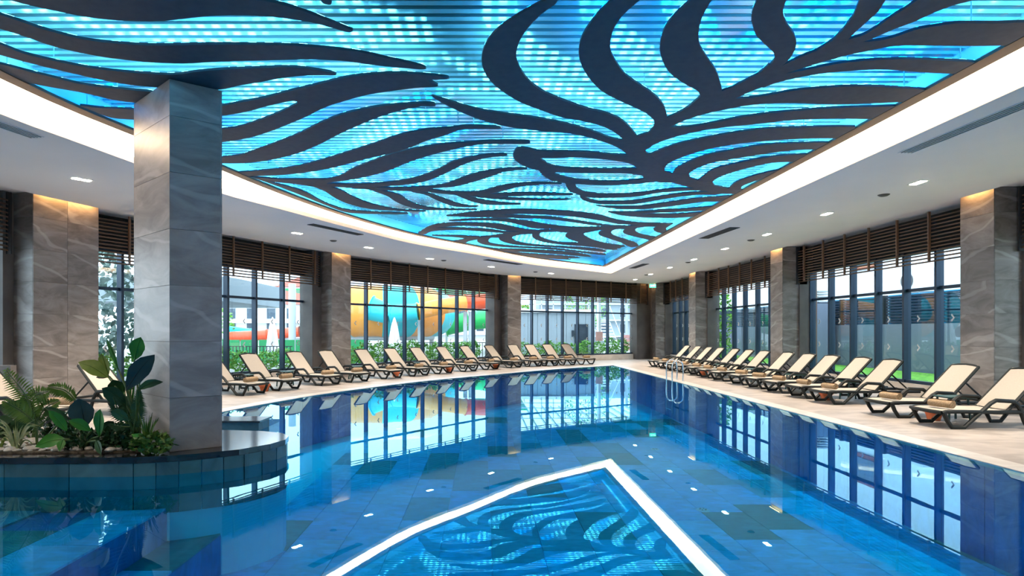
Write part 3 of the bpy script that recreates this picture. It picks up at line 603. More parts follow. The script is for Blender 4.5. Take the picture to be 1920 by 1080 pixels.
leaf(fd, [(784,438),(790,434),(804,426),(822,421),(854,419),(897,419),(935,421),(960,426),(985,431),(1012,434),(1000,437),(985,436.6),(960,434.3),(941,432.3),(916,427.5),(885,424.2),(847,425.3),(816,428.5),(812,433),(800,438),(790,441)])
leaf(fd, [(794,440),(806,433),(816,428.5),(847,428),(885,429),(916,431),(947,435),(989,436.5),(972,438.3),(935,437.2),(897,434.3),(860,432),(829,432.8),(806,435.5),(798,440)])
leaf(fd, [(810,442.5),(847,442.3),(885,444),(905,445.8),(885,448.6),(847,445),(820,444)])
leaf(fd, [(848,453),(866,450.5),(880,447),(897,445.4),(922,443),(947,439),(985,437.3),(1010,433.8),(1047,431),(1079,430),(1122,427),(1172,425),(1214,422),(1245,420.5),(1262,420.5),(1256,424),(1248,429),(1251,434),(1243,438.5),(1232,436.5),(1226,432.5),(1225,429),(1230,426),(1214,425.7),(1194,428.3),(1170,430.5),(1147,429.5),(1122,433),(1098,437.5),(1079,434.5),(1066,437.5),(1045,435.6),(1016,436.3),(1001,439.5),(979,440.5),(954,441.5),(939,446.5),(922,446.5),(904,448.5),(891,450.5),(879,453),(868,457)], 'stem', False)
leaf(fd, [(1205,424),(1194,429),(1191,433.5),(1201,440),(1220,444),(1235,447),(1222,451.5),(1207,448.5),(1189,444.3),(1174,440.3),(1168,435.5),(1174,430),(1188,425)])
leaf(fd, [(1180,426),(1165,429),(1150,432.5),(1146,437.5),(1151,442.5),(1170,449),(1189,455),(1196,459),(1195,463),(1185,464.6),(1176,461.5),(1164,455.5),(1145,449.3),(1126,442.8),(1122,438.5),(1130,432.5),(1147,428.5),(1160,425)])
leaf(fd, [(1150,426),(1147,429),(1116,432.5),(1097,437.5),(1094.5,441),(1104,447.5),(1122,454),(1147,459),(1171,461.8),(1172,463),(1164,464.5),(1164,466),(1157,467),(1158,469.3),(1147,468.6),(1130,466),(1097,462.5),(1075,459.5),(1078,457),(1085,455.5),(1070,450.5),(1060,444),(1066,437),(1079,433.5),(1110,429)])
leaf(fd, [(1030,432),(1016,436),(1011.5,443),(1022,449),(1047,455),(1085,456.5),(1122,460.5),(1147,465.5),(1157,468),(1150,469.6),(1110,463.6),(1072,461.2),(1047,459),(1022,455.3),(1005,450.3),(997.5,443),(1001,438),(1010,433)])
leaf(fd, [(990,436.5),(979,440),(962,444.5),(960.5,448),(970,454),(997,459),(1035,462),(1085,464.5),(1122,467.7),(1137,472),(1135,473.4),(1097,469.5),(1047,465.3),(1010,463),(972,460.3),(947,455.3),(935.5,449),(939,444.5),(954,440)])
leaf(fd, [(930,443),(920,447),(915.5,452.5),(922,457.5),(947,461),(985,464),(1035,466.2),(1085,471.8),(1122,475.8),(1136,477.4),(1132,479.2),(1097,475.5),(1047,469.8),(997,466.6),(947,464.2),(910,460),(896.5,455),(895.5,450.5),(904,446)])
leaf(fd, [(925,468),(960,467.6),(1010,469.6),(1047,471.6),(1085,475.6),(1107,481),(1105,482.4),(1080,480),(1035,477),(985,473.6),(940,472)])
leaf(fd, [(950,473.6),(985,475.5),(1035,479),(1075,482.3),(1088,484.4),(1060,485),(1020,482),(975,478.5)])
leaf(fd, [(985,479.5),(1030,482.6),(1060,485.6),(1070,487.5),(1040,486.5),(1000,483)])
leaf(fd, [(880,461),(905,464),(935,467.5),(960,471),(940,470.5),(905,466.8)])
# hanger wires of the fronds
for k, (px, py, fr_) in enumerate([(13,118,fc),(101,106,fc),(220,160,fc),(163,188,fc),(489,236,fc),(503,295,fb),(587,156,fc),(675,135,fc),(798,188,fb),(859,216,fa),(888,230,fb),(943,257,fb),(1010,216,fa),(1106,279,fa),(1077,229,fa),(1208,160,fa),(1325,249,fa),(1371,276,fa),(1372,303,fa),(1436,209,fa),(1406,238,fa),(1507,235,fa),(1535,262,fa),(1482,286,fa),(1589,112,fa),(1801,110,fa),(1695,156,fa),(1821,32,fa),(1518,158,fa)]):
    x, y = XY(px, py, 2.86); MB().tube([(x, y, ZL+.03), (x, y, ZSL+.06)], .006, 5).build('hanger_wire', M['slat_grey'], fr_)

# ---------------------------------------------------------------- ceiling fittings
def downlight(x, y, rz, label):
    o = empty('downlight', (x, y, ZC), rz, label, 'downlight', 'twin recessed downlights of the white soffit')
    b = MB().box(-.15, .15, -.08, .08, -.006, .0); b.build('trim_plate', M['white'], o)
    for s in (-1, 1): MB().box(s*.07-.055, s*.07+.055, -.055, .055, -.012, -.005).build('lamp', M['lampon'], o)
    ld = bpy.data.lights.new('spot', 'SPOT'); ld.energy = SPOT_E; ld.color = (1, .85, .68); ld.spot_size = math.radians(95); ld.spot_blend = .8; ld.shadow_soft_size = .06
    lo = link('spot', ld, o); lo.location = (0, 0, -.03)
od = ['nearest', 'second nearest', 'third nearest', 'fourth nearest', 'fifth nearest', 'sixth nearest', 'seventh nearest', 'farthest']
for i in range(8): downlight(7.386, 9.78+2.605*i, math.pi/2, od[i]+' downlight in the straight row over the right loungers')
downlight(7.386, 7.1, math.pi/2, 'downlight just outside the picture on the right side')
for (px, py), nm in zip([(153, 336), (557, 437), (691, 464), (806, 485), (921, 500), (1033, 512.5)], ['left of the big pillar', 'nearest the right side of the big pillar', 'over the first left column', 'over the slide window', 'over the column beside the far window', 'over the far window']):
    x, y = XY(px, py, 2.53); downlight(x, y, .9, 'twin downlight '+nm)
x, y = XY(318, 385, 2.53); downlight(x, y, 1.1, 'twin downlight hidden behind the big pillar')
for i, (px, py) in enumerate([(1657, 365), (1408, 450), (1290, 491.5), (1212, 515), (625, 451), (832, 488), (1004, 509.5)]):
    x, y = XY(px, py, 2.53); nm = ['right soffit, nearest the viewer', 'right soffit, second from the viewer', 'right soffit, third from the viewer', 'right soffit near the far corner', 'left soffit beside the big pillar', 'left soffit over the slide window', 'left soffit over the far window'][i]
    s = MB().lathe([(0, -.03), (.06, -.03), (.09, -.012), (.1, 0)], 16, (0, 0, 0)).build('ceiling_speaker', M['metalgrille'], None, True, (x, y, ZC)); tag(s, 'small grey round fitting in the '+nm, 'ceiling fitting', 'round grey ceiling fittings')
def vent(p0, p1, wd, slots, label):
    a = Vector(XY(*p0, 2.53)); b = Vector(XY(*p1, 2.53)); L = (b-a).length; rz = math.atan2(b.y-a.y, b.x-a.x)
    o = empty('air_grille', (a.x, a.y, ZC), rz, label, 'air vent', 'slot air grilles in the soffit')
    MB().box(0, L, -wd/2, wd/2, -.004, .0).build('backing', M['dark'], o)
    for k in range(slots+1):
        yk = -wd/2+wd*k/slots; MB().box(0, L, yk-.006, yk+.006, -.012, -.002).build('slat', M['metalgrille'] if slots > 4 else M['soffit'], o)
vent((1697, 286), (1935, 190), .2, 4, 'long slot air grille at the upper right')
vent((1319, 447), (1378, 426), .25, 7, 'short slatted air grille in the middle of the right soffit')
vent((1185, 503), (1211, 494.5), .25, 7, 'slatted air grille close to the far corner of the cove')
vent((-30, 222), (70, 257), .2, 4, 'slot air grille at the left edge of the picture')
vent((582, 420), (676, 440), .2, 7, 'slatted air grille beside the big pillar')
vent((911, 486.5), (975, 495.5), .25, 7, 'slatted air grille above the column next to the far window')
# exit sign
ex = empty('exit_sign', (8.83, 30.0, 3.78), 0, 'small green exit sign hanging from the soffit in the far right corner', 'sign')
MB().box(-.2, .2, -.02, .02, 0, .22).build('sign_panel', M['exit'], ex)
for s in (-.15, .15): MB().tube([(s, 0, .22), (s, 0, .3)], .008, 6).build('hanging_rod', M['chrome'], ex)
cu = bpy.data.curves.new('exit', 'FONT'); cu.body = 'EXIT'; cu.size = .15; cu.extrude = .003; cu.align_x = 'CENTER'; cu.align_y = 'CENTER'; to = bpy.data.objects.new('lettering', cu); COL.objects.link(to)
bpy.context.view_layer.update(); me = bpy.data.meshes.new_from_object(to); bpy.data.objects.remove(to); me.materials.clear(); me.materials.append(M['exit_white'])
lt = link('lettering', me, ex, (.02, -.026, .11)); lt.rotation_euler = (math.pi/2, 0, 0)
ar = MB(); ar.add([(-.19, -.026, .11), (-.165, -.026, .14), (-.165, -.026, .08)], [(0, 1, 2)]); ar.build('arrow', M['exit_white'], ex); ex.scale = (.85, .85, .85)

# ---------------------------------------------------------------- loungers, towels, tables, pots
def tubepart(name, pts, r, m, root, n=8, closed=False): return MB().tube(pts, r, n, True, closed).build(name, m, root, True)
def lounger():
    r = empty('sun_lounger', (0, 0, 0), 0)
    W = .33; zs_ = .27
    def railp(y): return [(0.0, y, .245), (.06, y, .262), (.3, y, zs_-.004), (.8, y, zs_-.012), (1.15, y, .262), (1.9, y, .262)]
    for s in (-1, 1):
        tubepart('side_rail', railp(s*W), .03, M['frame_dark'], r)
        tubepart('front_leg', [(.03, s*W, .25), (.08, s*W, .13), (.15, s*W, .024), (.34, s*W, .024), (.52, s*W, .19), (.74, s*W, .395), (.82, s*W, .44), (1.08, s*W, .425), (1.14, s*W, .38), (1.2, s*W, .27)], [.034, .032, .032, .03, .03, .031, .032, .033, .032, .03], M['frame_dark'], r)
        tubepart('rear_leg', [(1.2, s*W, .25), (1.24, s*W, .13), (1.29, s*W, .024), (1.46, s*W, .024), (1.54, s*W, .13), (1.62, s*W, .25)], .031, M['frame_dark'], r)
        tubepart('back_support', [(1.78, s*.2, .27), (1.42, s*.2, .6)], .016, M['frame_dark'], r, 6)
    tubepart('foot_bar', [(0, -W, .25), (-.035, -.2, .25), (-.045, 0, .25), (-.035, .2, .25), (0, W, .25)], .03, M['frame_dark'], r)
    tubepart('cross_bar', [(1.88, -W, .262), (1.88, W, .262)], .024, M['frame_dark'], r, 6); tubepart('cross_bar', [(.95, -W, .25), (.95, W, .25)], .02, M['frame_dark'], r, 6)
    # seat sling: a slightly sagging cloth
    v = []; f = []; nx, ny = 9, 5
    for i in range(nx):
        x = -.02+1.06*i/(nx-1)
        for j in range(ny):
            y = -W+.03+(2*W-.06)*j/(ny-1); edge = (-.02*(1-abs(y/W)**2)) if i == 0 else 0
            v.append((x+edge, y, (.283 if x > .1 else .268+.15*(x+.0))-.012*(1-(y/W)**2)))
    for i in range(nx-1):
        for j in range(ny-1): a = i*ny+j; f.append((a, a+ny, a+ny+1, a+1))
    b = MB(); b.add(v, f); b.add([(x, y, z-.012) for x, y, z in v], [tuple(reversed(q)) for q in f]); b.build('seat_sling', M['sling'], r, True)
    a = math.radians(47); c, s_ = math.cos(a), math.sin(a); X0, Z0 = 1.03, .285; BL = .84
    def bp(u, y, o=0): return (X0+u*c-o*s_, y, Z0+u*s_+o*c)
    bw = lambda u: W-.035-.015*(u/BL)
    for s in (-1, 1): tubepart('back_rail', [bp(u, s*bw(u)) for u in (-.02, .3, .6, BL-.03)], .026, M['frame_dark'], r)
    tubepart('back_top', [bp(BL-.03, -bw(BL)), bp(BL+.0, -.15), bp(BL+.015, 0), bp(BL+.0, .15), bp(BL-.03, bw(BL))], .024, M['frame_dark'], r)
    v = []; f = []
    for i in range(6):
        u = BL*i/5
        for j in range(ny): y = -(bw(u)-.01)+2*(bw(u)-.01)*j/(ny-1); v.append(bp(u, y, .02-.012*(1-(y/W)**2)))
    for i in range(5):
        for j in range(ny-1): a_ = i*ny+j; f.append((a_, a_+ny, a_+ny+1, a_+1))
    b = MB(); b.add(v, f); b.add([(x+.008, y, z-.008) for x, y, z in v], [tuple(reversed(q)) for q in f]); b.build('back_sling', M['sling'], r, True)
    return r
def towel():
    b = MB(); n = 44; th = .011; prof = []
    for i in range(n): a = 2*math.pi*3.2*i/(n-1); rr = .012+.058*i/(n-1); prof.append((rr*math.cos(a), rr*math.sin(a)))
    L = .36; vs = []
    for x in (-L/2, -L/4, L/4, L/2):
        for (y, z) in prof:
            k = 1.0 if abs(x) < L/2.1 else .97; vs.append((x, y*k, z*k))
        for (y, z) in prof:
            l_ = math.hypot(y, z); vs.append((x, y*(l_-th)/l_, z*(l_-th)/l_))
    fs = []
    for s in range(3):
        for o in (0, n):
            for i in range(n-1): a = s*2*n+o+i; fs.append((a, a+1, a+2*n+1, a+2*n))
    for s in (0, 3):
        for i in range(n-1): a = s*2*n+i; fs.append((a, a+1, a+n+1, a+n))
    b.add(vs, fs); return b.build('rolled_towel', M['towel'], None, True)
LP, TP = lounger(), towel(); first = [True]
nth = ['nearest', 'second', 'third', 'fourth', 'fifth', 'sixth', 'seventh', 'eighth', 'ninth', 'tenth', 'eleventh', 'twelfth', 'thirteenth', 'last']
def place(fx, fy, dx, dy, label, tlabel, group, tx=.2, twist=.0):
    """foot centre, direction foot -> head"""
    rz = math.atan2(dy, dx); o = LP if first[0] else copy_tree(LP); t = TP if first[0] else TP.copy()
    if not first[0]: COL.objects.link(t)
    first[0] = False
    o.location = (fx, fy, 0); o.rotation_euler = (0, 0, rz); tag(o, label, 'sun lounger', group)
    c, s = math.cos(rz), math.sin(rz); t.location = (fx+c*tx, fy+s*tx, .283+.07); t.rotation_euler = (0, 0, rz+twist); tag(t, tlabel, 'towel', 'rolled towels on the loungers')
ry = [9.2, 10.32, 12.14, 13.16, 14.25, 15.25, 16.35, 17.6, 18.7, 19.8, 21.0, 22.0, 23.2, 24.4]
for i, y in enumerate(ry):
    nm = nth[i] if i in (0, 13) else nth[i]+' from the viewer'
    place(7.08+random.uniform(-.03, .03), y, 1, random.uniform(-.03, .03), 'cream and black sun lounger, %s in the row by the right windows' % nm, 'rolled beige towel on the lounger that is %s in the right row' % nm, 'loungers by the right windows', .24, random.uniform(-1.45, -1.2))
tp = [(471, 713), (537, 707), (615, 700), (670, 695), (734, 690), (786, 686), (832, 682), (879, 680), (920.5, 677), (964, 675), (1000, 673.5), (1031.6, 671.5), (1064.6, 670.7), (1100, 670.7)]
TL = offset(EDGE, -1.62)
for i, (px, py) in enumerate(tp):
    q = Vector(ray(TL, px)); j = min(range(len(TL)), key=lambda k: math.dist(TL[k], q)); t = (Vector(TL[min(j+1, 59)])-Vector(TL[max(j-1, 0)])).normalized(); n = Vector((-t.y, t.x))
    n = (n*.8+Vector((-.9, .43))*.2).normalized()
    nm = nth[i] if i in (0, 13) else nth[i]+' counted'
    w_ = ['just right of the big pillar' if i == 0 else '%s from the big pillar' % (nth[i] if i < 13 else 'farthest')][0]
    place(q.x-n.x*.22, q.y-n.y*.22, n.x, n.y, 'cream and black sun lounger in the curved left row, '+w_, 'rolled beige towel on the left row lounger '+w_, 'loungers along the curved left windows', .24, random.uniform(1.3, 1.6))
place(-6.75, 9.45, -1, .05, 'sun lounger cut by the left edge behind the palm leaves', 'rolled beige towel behind the palm leaves at the left', 'loungers behind the planter', .2, .1)
place(-5.75, 10.35, -.97, .24, 'sun lounger behind the broad leaves and the big pillar', 'rolled beige towel hidden behind the big pillar', 'loungers behind the planter', .2, .1)
pots = [((1751, 781), 'under the nearest right lounger'), ((1549, 742), 'under the third right lounger'), ((1319, 702), 'between distant right loungers'), ((496, 727.6), 'beside the big pillar between the left loungers'), ((742, 701.6), 'below the fifth left lounger'), ((842.5, 694.5), 'below the seventh left lounger'), ((930, 688), 'below the ninth left lounger')]
pp = None
for (px, py), wh in pots:
    p = U(px, py, -1.42)
    if p.x > 0 and py > 700:   # right row: the gap behind the lounger
        p.y = min([9.76, 12.65, 19.25], key=lambda g: abs(g-p.y)); p.x = (px-VX)/F*p.y
    if pp is None: pp = MB().lathe([(0, .0), (.09, 0), (.125, .13), (.145, .13), (.145, .18), (.13, .18), (.12, .15), (0, .15)], 20).build('terracotta_pot', M['terracotta'], None, True); o = pp
    else: o = pp.copy(); COL.objects.link(o)
    o.location = (p.x, p.y, 0); tag(o, 'orange terracotta pot '+wh, 'pot', 'terracotta pots by the loungers')
def side_table(first_=[None]):
    if first_[0]: return copy_tree(first_[0])
    r = empty('side_table', (0, 0, 0)); bevelled(MB().box(-.2, .2, -.18, .18, .38, .41).build('table_top', M['green_plastic'], r), .02)
    for a in (-1, 1):
        for b in (-1, 1): MB().tube([(a*.15, b*.13, .38), (a*.18, b*.15, 0)], .018, 6).build('leg', M['green_plastic'], r)
    first_[0] = r; return r
tabs = [(7.95, 9.76, 'between the two nearest right loungers'), (8.1, 12.65, 'behind the third right lounger'), (8.0, 14.75, 'between the fifth and sixth right loungers'), (8.0, 16.97, 'between the seventh and eighth right loungers'), (8.0, 19.25, 'between the ninth and tenth right loungers'), (8.0, 21.5, 'between the eleventh and twelfth right loungers')]
def between(i, wh, back=.85):
    a = Vector(ray(TL, tp[i][0])); b = Vector(ray(TL, tp[i+1][0])); m = (a+b)/2; t = (b-a).normalized(); n = Vector((-t.y, t.x)); p = m+n*back; return (p.x, p.y, wh)
tabs += [between(0, 'between the first two left loungers'), between(1, 'between the second and third left loungers'), between(3, 'between the fourth and fifth left loungers'), between(5, 'between the sixth and seventh left loungers')]
for x, y, wh in tabs:
    o = side_table(); o.location = (x, y, 0); tag(o, 'small dark green side table '+wh, 'side table', 'side tables between loungers')

# ladder
ld_ = empty('pool_ladder', (5.78, 17.5, 0), 0, 'chrome pool ladder with two looped handrails at the right edge', 'ladder')
for k, s in enumerate((-.27, .27)):
    pts = [(.2, s, .01), (.2, s, .45), (.17, s, .56), (.09, s, .62), (-.01, s, .62), (-.09, s, .56), (-.12, s, .45), (-.12, s, -.1), (-.12, s, -.95)]
    MB().tube(cr(pts, False, 5), .021, 10).build('handrail', M['chrome'], ld_, True)
for z in (-.3, -.58, -.86): MB().box(-.16, -.08, -.27, .27, z, z+.025).build('tread', M['chrome'], ld_)
for z, s in ((0.012, -.27), (.012, .27)): MB().lathe([(0, .0), (.045, 0), (.045, .012), (0, .016)], 12, (.2, s, z)).build('flange', M['chrome'], ld_)
# ---------------------------------------------------------------- outside
def A3(px, py, D): return Vector(((px-VX)/F*D, D, CZ+(VY-py)/F*D))
def thing1(b, name, m, label, cat, group=None, smooth=False):
    o = b.build(name, m, None, smooth); return tag(o, label, cat, group)
E = {k: mat(k, c, r) for k, c, r in [('paving_out', (.34, .34, .33), .8), ('slide_orange', (.95, .36, .06), .35), ('slide_teal', (.03, .55, .62), .35), ('slide_red', (.85, .10, .03), .35), ('slide_green', (.02, .5, .12), .35), ('render_white', (.85, .86, .87), .8), ('render_grey', (.3, .36, .4), .8),
     ('roof_red', (.55, .12, .08), .7), ('win_dark', (.06, .09, .12), .2), ('door_dark', (.02, .03, .045), .4), ('steel', (.5, .53, .56), .4), ('louvre_blue', (.03, .4, .68), .45), ('wall_conc', (.21, .245, .35), .8), ('canvas', (.85, .86, .88), .9), ('rust', (.3, .08, .04), .7), ('sign_pink', (.8, .4, .36), .6), ('fence_black', (.02, .025, .03), .5), ('panel_green', (.012, .26, .08), .5)]}
E['backing_blue'] = mat('backing_blue', (.04, .46, .8), .6); E['slat_navy'] = mat('louvre_navy', (.01, .04, .09), .5)
E['grass'] = noisy(mat('grass', (.1, .35, .03), .9), (.06, .28, .02), (.2, .5, .05), 8)
E['leafy'] = noisy(mat('hedge_leaf', (.08, .3, .03), .6), (.05, .26, .02), (.3, .62, .08), 6)
E['leafsilver'] = noisy(mat('silver_leaf', (.2, .3, .26), .6), (.1, .2, .17), (.4, .5, .45), 4)
E['bark'] = mat('bark', (.14, .1, .07), .9)
oe = [p for p in offset(EDGE, 1.05)]; of = [p for p in offset(EDGE, 90)]
g = MB(); g.add([(*p, -.3) for p in oe]+[(*p, -.3) for p in of], [(i, i+1, 60+i+1, 60+i) for i in range(59)]); g.add([(*oe[-1], -.3), (10.3, 31.4, -.3), (10.3, 130, -.3), (*of[-1], -.3)], [(0, 1, 2, 3)])
g.add([(10.3, -20, -.3), (80, -20, -.3), (80, 130, -.3), (10.3, 130, -.3)], [(0, 1, 2, 3)]); o = g.build('ground_outside', E['paving_out']); tag(o, kind='structure')
tr_ = MB().box(10.62, 13.85, 3.3, 31.4, -.1, .2).build('lawn_strip', E['grass']); tag(tr_, 'bright green grass strip outside the right windows', 'lawn', kind='stuff')
# hedge shrubs
def clump(n, rx, ry, rz, s, m, name, parent=None, c=(0, 0, 0)):
    b = MB()
    for i in range(n):
        a = random.uniform(0, 2*math.pi); h = random.random(); k = random.uniform(.55, 1)
        p = Vector((c[0]+rx*k*math.cos(a)*math.sqrt(1-(h*2-1)**2*.9), c[1]+ry*k*math.sin(a)*math.sqrt(1-(h*2-1)**2*.9), c[2]+rz*h))
        d = Vector((random.uniform(-1, 1), random.uniform(-1, 1), random.uniform(-.2, 1))).normalized(); e = d.cross(Vector((random.uniform(-1, 1), random.uniform(-1, 1), random.uniform(-1, 1)))).normalized()
        L = s*random.uniform(.7, 1.3); b.add([p, p+d*L*.5+e*L*.28, p+d*L, p+d*L*.5-e*L*.28], [(0, 1, 2, 3)])
    return b.build(name, m, parent)
sh = None; k = 0; ORD = ['first', 'second', 'third', 'fourth', 'fifth', 'sixth', 'seventh', 'eighth', 'ninth', 'tenth', 'eleventh']
def hedge(A, B, ns, d, count, side, skip=()):
    global sh, k
    T, L, A_, t, n = local(A, B, ns)
    for i in range(count):
        if i in skip: continue
        p = T(L*(i+.5)/count, d+random.uniform(-.05, .05), .2); k += 1
        if sh is None: sh = clump(420, .48, .4, .85, .12, E['leafy'], 'hedge_shrub'); o = sh
        else: o = sh.copy(); COL.objects.link(o)
        o.location = p; o.rotation_euler = (0, 0, random.uniform(0, 6)); q = random.uniform(.85, 1.1); o.scale = (q, q, q*random.uniform(.85, 1.1))
        tag(o, '%s shrub from the left in the hedge outside %s' % (ORD[i], side), 'shrub', 'hedge shrubs outside '+side)
hedge(c1b, c2a, 1, 1.7, 9, 'the window right of the big pillar'); hedge(c2b, c3a, 1, 1.7, 11, 'the window with the water slides'); hedge(c3b, (COLL[-1][0], COLL[-1][1]), 1, 1.7, 10, 'the far window')
hedge((9.25, 25.9), (9.25, 30.9), -1, 2.0, 4, 'the far right door window')
def tree(x, y, h, r, label, m, n=700, s=.3):
    o = empty('garden_tree', (x, y, -.3), 0, label, 'tree', 'trees outside the windows')
    MB().tube([(0, 0, 0), (.05, 0, h*.4), (.0, .05, h*.8)], [.12, .09, .04], 7).build('trunk', E['bark'], o, True)
    clump(n, r, r, h*.75, s, m, 'crown', o, (0, 0, h*.3)); return o
tree(-9.7, 14.2, 3.6, 1.25, 'silvery tree seen through the window left of the big pillar', E['leafsilver'], 1500, .2)
tree(9.6, 54, 7, 2.4, 'tree above the stairs outside the far window', E['leafy'], 1200, .22); tree(15.5, 52, 8, 2.6, 'tree beyond the stairs outside the far window', E['leafy'], 1200, .22)
tree(-19, 40, 3.4, 1.6, 'small tree beside the red slide', E['leafy'], 500, .25); tree(3.0, 44, 3.6, 1.5, 'bush behind the fence under the orange tube', E['leafy'], 500, .25); tree(12.9, 31, 3.6, .55, 'climbing plant by the brown post outside the middle right window', E['leafy'], 600, .2)
# big ring slide of coloured sections
def ring_slide(cx, cy, cz, R, r, label):
    o = empty('bowl_slide', (cx, cy, cz), 0, label, 'water slide'); N = 14
    for k in range(N):
        a0 = 2*math.pi*k/N; v = []; f = []; nn = 8; q = 20
        for i in range(nn+1):
            a = a0+2*math.pi/N*i/nn
            for j in range(q):
                b = 2*math.pi*j/q; rr = r*(1.03 if i in (0, nn) else 1); v.append(((R+rr*math.cos(b))*math.cos(a), (R+rr*math.cos(b))*math.sin(a), rr*math.sin(b)*1.05))
        for i in range(nn):
            for j in range(q): f.append((i*q+j, i*q+(j+1) % q, (i+1)*q+(j+1) % q, (i+1)*q+j))
        b_ = MB(); b_.add(v, f); b_.build('slide_section', E['slide_orange' if k % 2 == 0 else 'slide_teal'], o, True)
    for k in range(5): a = 2*math.pi*k/5+.3; MB().tube([(R*math.cos(a), R*math.sin(a), -r-cz-.3+1.2), (R*math.cos(a), R*math.sin(a), -r)], .16, 8).build('support_post', E['steel'], o)
    MB().tube([(R*math.cos(t), R*math.sin(t), -r-.15) for t in [2*math.pi*i/24 for i in range(24)]], .18, 6, False, True).build('support_ring', E['steel'], o)
    return o
ring_slide(-7.6, 42, 2.85, 3.9, 1.62, 'huge ring-shaped water slide in orange and turquoise sections')
def tube_slide(pts, r, mats, label):
    o = empty('tube_slide', (0, 0, 0), 0, label, 'water slide'); P = [Vector(p) for p in pts]
    for i in range(len(P)-1):
        rr = r[i] if isinstance(r, list) else r; r2 = r[i+1] if isinstance(r, list) else r
        MB().tube([P[i], P[i].lerp(P[i+1], .04), P[i].lerp(P[i+1], .05), P[i].lerp(P[i+1], .96), P[i+1]], [rr*1.14, rr*1.14, rr, r2, r2*1.1], 16).build('slide_section', E[mats[i]], o, True)
    return o
s = tube_slide([A3(694, 578, 36), A3(732, 590, 36), A3(783, 584, 36), A3(826, 575, 36.5), A3(872, 568, 37), A3(918, 564, 37.5)], [.75, .62, .5, .5, .5, .5], ['slide_teal', 'slide_teal', 'slide_orange', 'slide_orange', 'slide_red'], 'narrower enclosed tube slide, turquoise then orange then red, rising rightward')
for px in (786, 872, 882): q = A3(px, 590, 37); MB().tube([(q.x, 37.3, -.3), (q.x, 37.3, q.z+.2)], .14, 8).build('support_post', E['steel'], s)
fl = tube_slide([A3(425, 632, 40), A3(500, 628, 40), A3(562, 622, 40)], .36, ['slide_red', 'slide_red'], 'low red flume seen through the window right of the pillar')
f2 = tube_slide([A3(425, 618, 42), A3(470, 624, 42), A3(520, 634, 42)], .3, ['slide_teal', 'slide_teal'], 'low turquoise flume behind the red one')
for fx, fp in ((fl, A3(465, 630, 40)), (fl, A3(530, 626, 40)), (f2, A3(450, 621, 42)), (f2, A3(500, 630, 42))): MB().tube([(fp.x, fp.y, -.3), (fp.x, fp.y, fp.z)], .08, 8).build('support_post', E['steel'], fx)
tube_slide([A3(835, 612, 46), A3(880, 602, 46), A3(925, 597, 46)], .75, ['slide_green', 'slide_green'], 'green tube slide behind the grey posts')
# green canopy above the slides
cn = empty('green_canopy', (0, 0, 0), 0, 'long green roof above the water slides', 'canopy')
for i in range(8):
    x = -17+2.6*i; MB().box(x, x+2.5, 48.5, 56, 5.0+.03*(i % 2), 5.12, None).build('roof_panel', E['slide_green'], cn)
for x in (-16.5, -12, -3.5, 1): MB().tube([(x, 55, -.3), (x, 55, 5)], .12, 8).build('support_post', E['steel'], cn)
# parasols, closed
def parasol(px, D, label):
    x = (px-VX)/F*D; o = empty('closed_parasol', (x, D, -.3), 0, label, 'parasol', 'closed white parasols')
    MB().tube([(0, 0, 0), (0, 0, 2.55)], .03, 8).build('pole', E['render_white'], o)
    b = MB(); pr = [(.33, .75), (.3, .9), (.24, 1.5), (.15, 2.1), (.05, 2.48), (.01, 2.56)]; n = 16; vs = []
    for (r_, z_) in pr:
        for j in range(n): a = 2*math.pi*j/n; q = r_*(1+.16*math.cos(a*8)); vs.append((q*math.cos(a), q*math.sin(a), z_+(.06*math.cos(a*8) if z_ < .8 else 0)))
    b.add(vs, [(i*n+j, i*n+(j+1) % n, (i+1)*n+(j+1) % n, (i+1)*n+j) for i in range(5) for j in range(n)]); b.build('folded_canopy', E['canvas'], o, True)
    MB().lathe([(0, 0), (.3, 0), (.3, .07), (0, .09)], 16).build('base', E['steel'], o)
parasol(511, 30, 'closed white parasol outside the window right of the big pillar'); parasol(739.5, 31, 'closed white parasol in front of the ring slide')
# fences
def fence(x0, x1, y, z0, z1, step, label):
    o = empty('bar_fence', (0, 0, 0), 0, label, 'fence'); x = x0
    for z in (z0+.1, z1): MB().box(x0, x1, y-.02, y+.02, z-.02, z+.02).build('rail', E['fence_black'], o)
    while x < x1: MB().box(x-.018, x+.018, y-.018, y+.018, z0, z1).build('bar', E['fence_black'], o); x += step
fence(-16, -9.6, 29, -.3, .75, .17, 'black bar fence outside the window right of the pillar'); fence(-4.8, 2.0, 33.5, -.3, .85, .17, 'black bar fence outside the slide window')
gp = empty('green_fence', (0, 0, 0), 0, 'green panel fence behind the parasol', 'fence')
for i in range(9): MB().box(-16+1.05*i, -15.02+1.05*i, 33, 33.06, -.3, 1.02).build('fence_panel', E['panel_green'], gp)
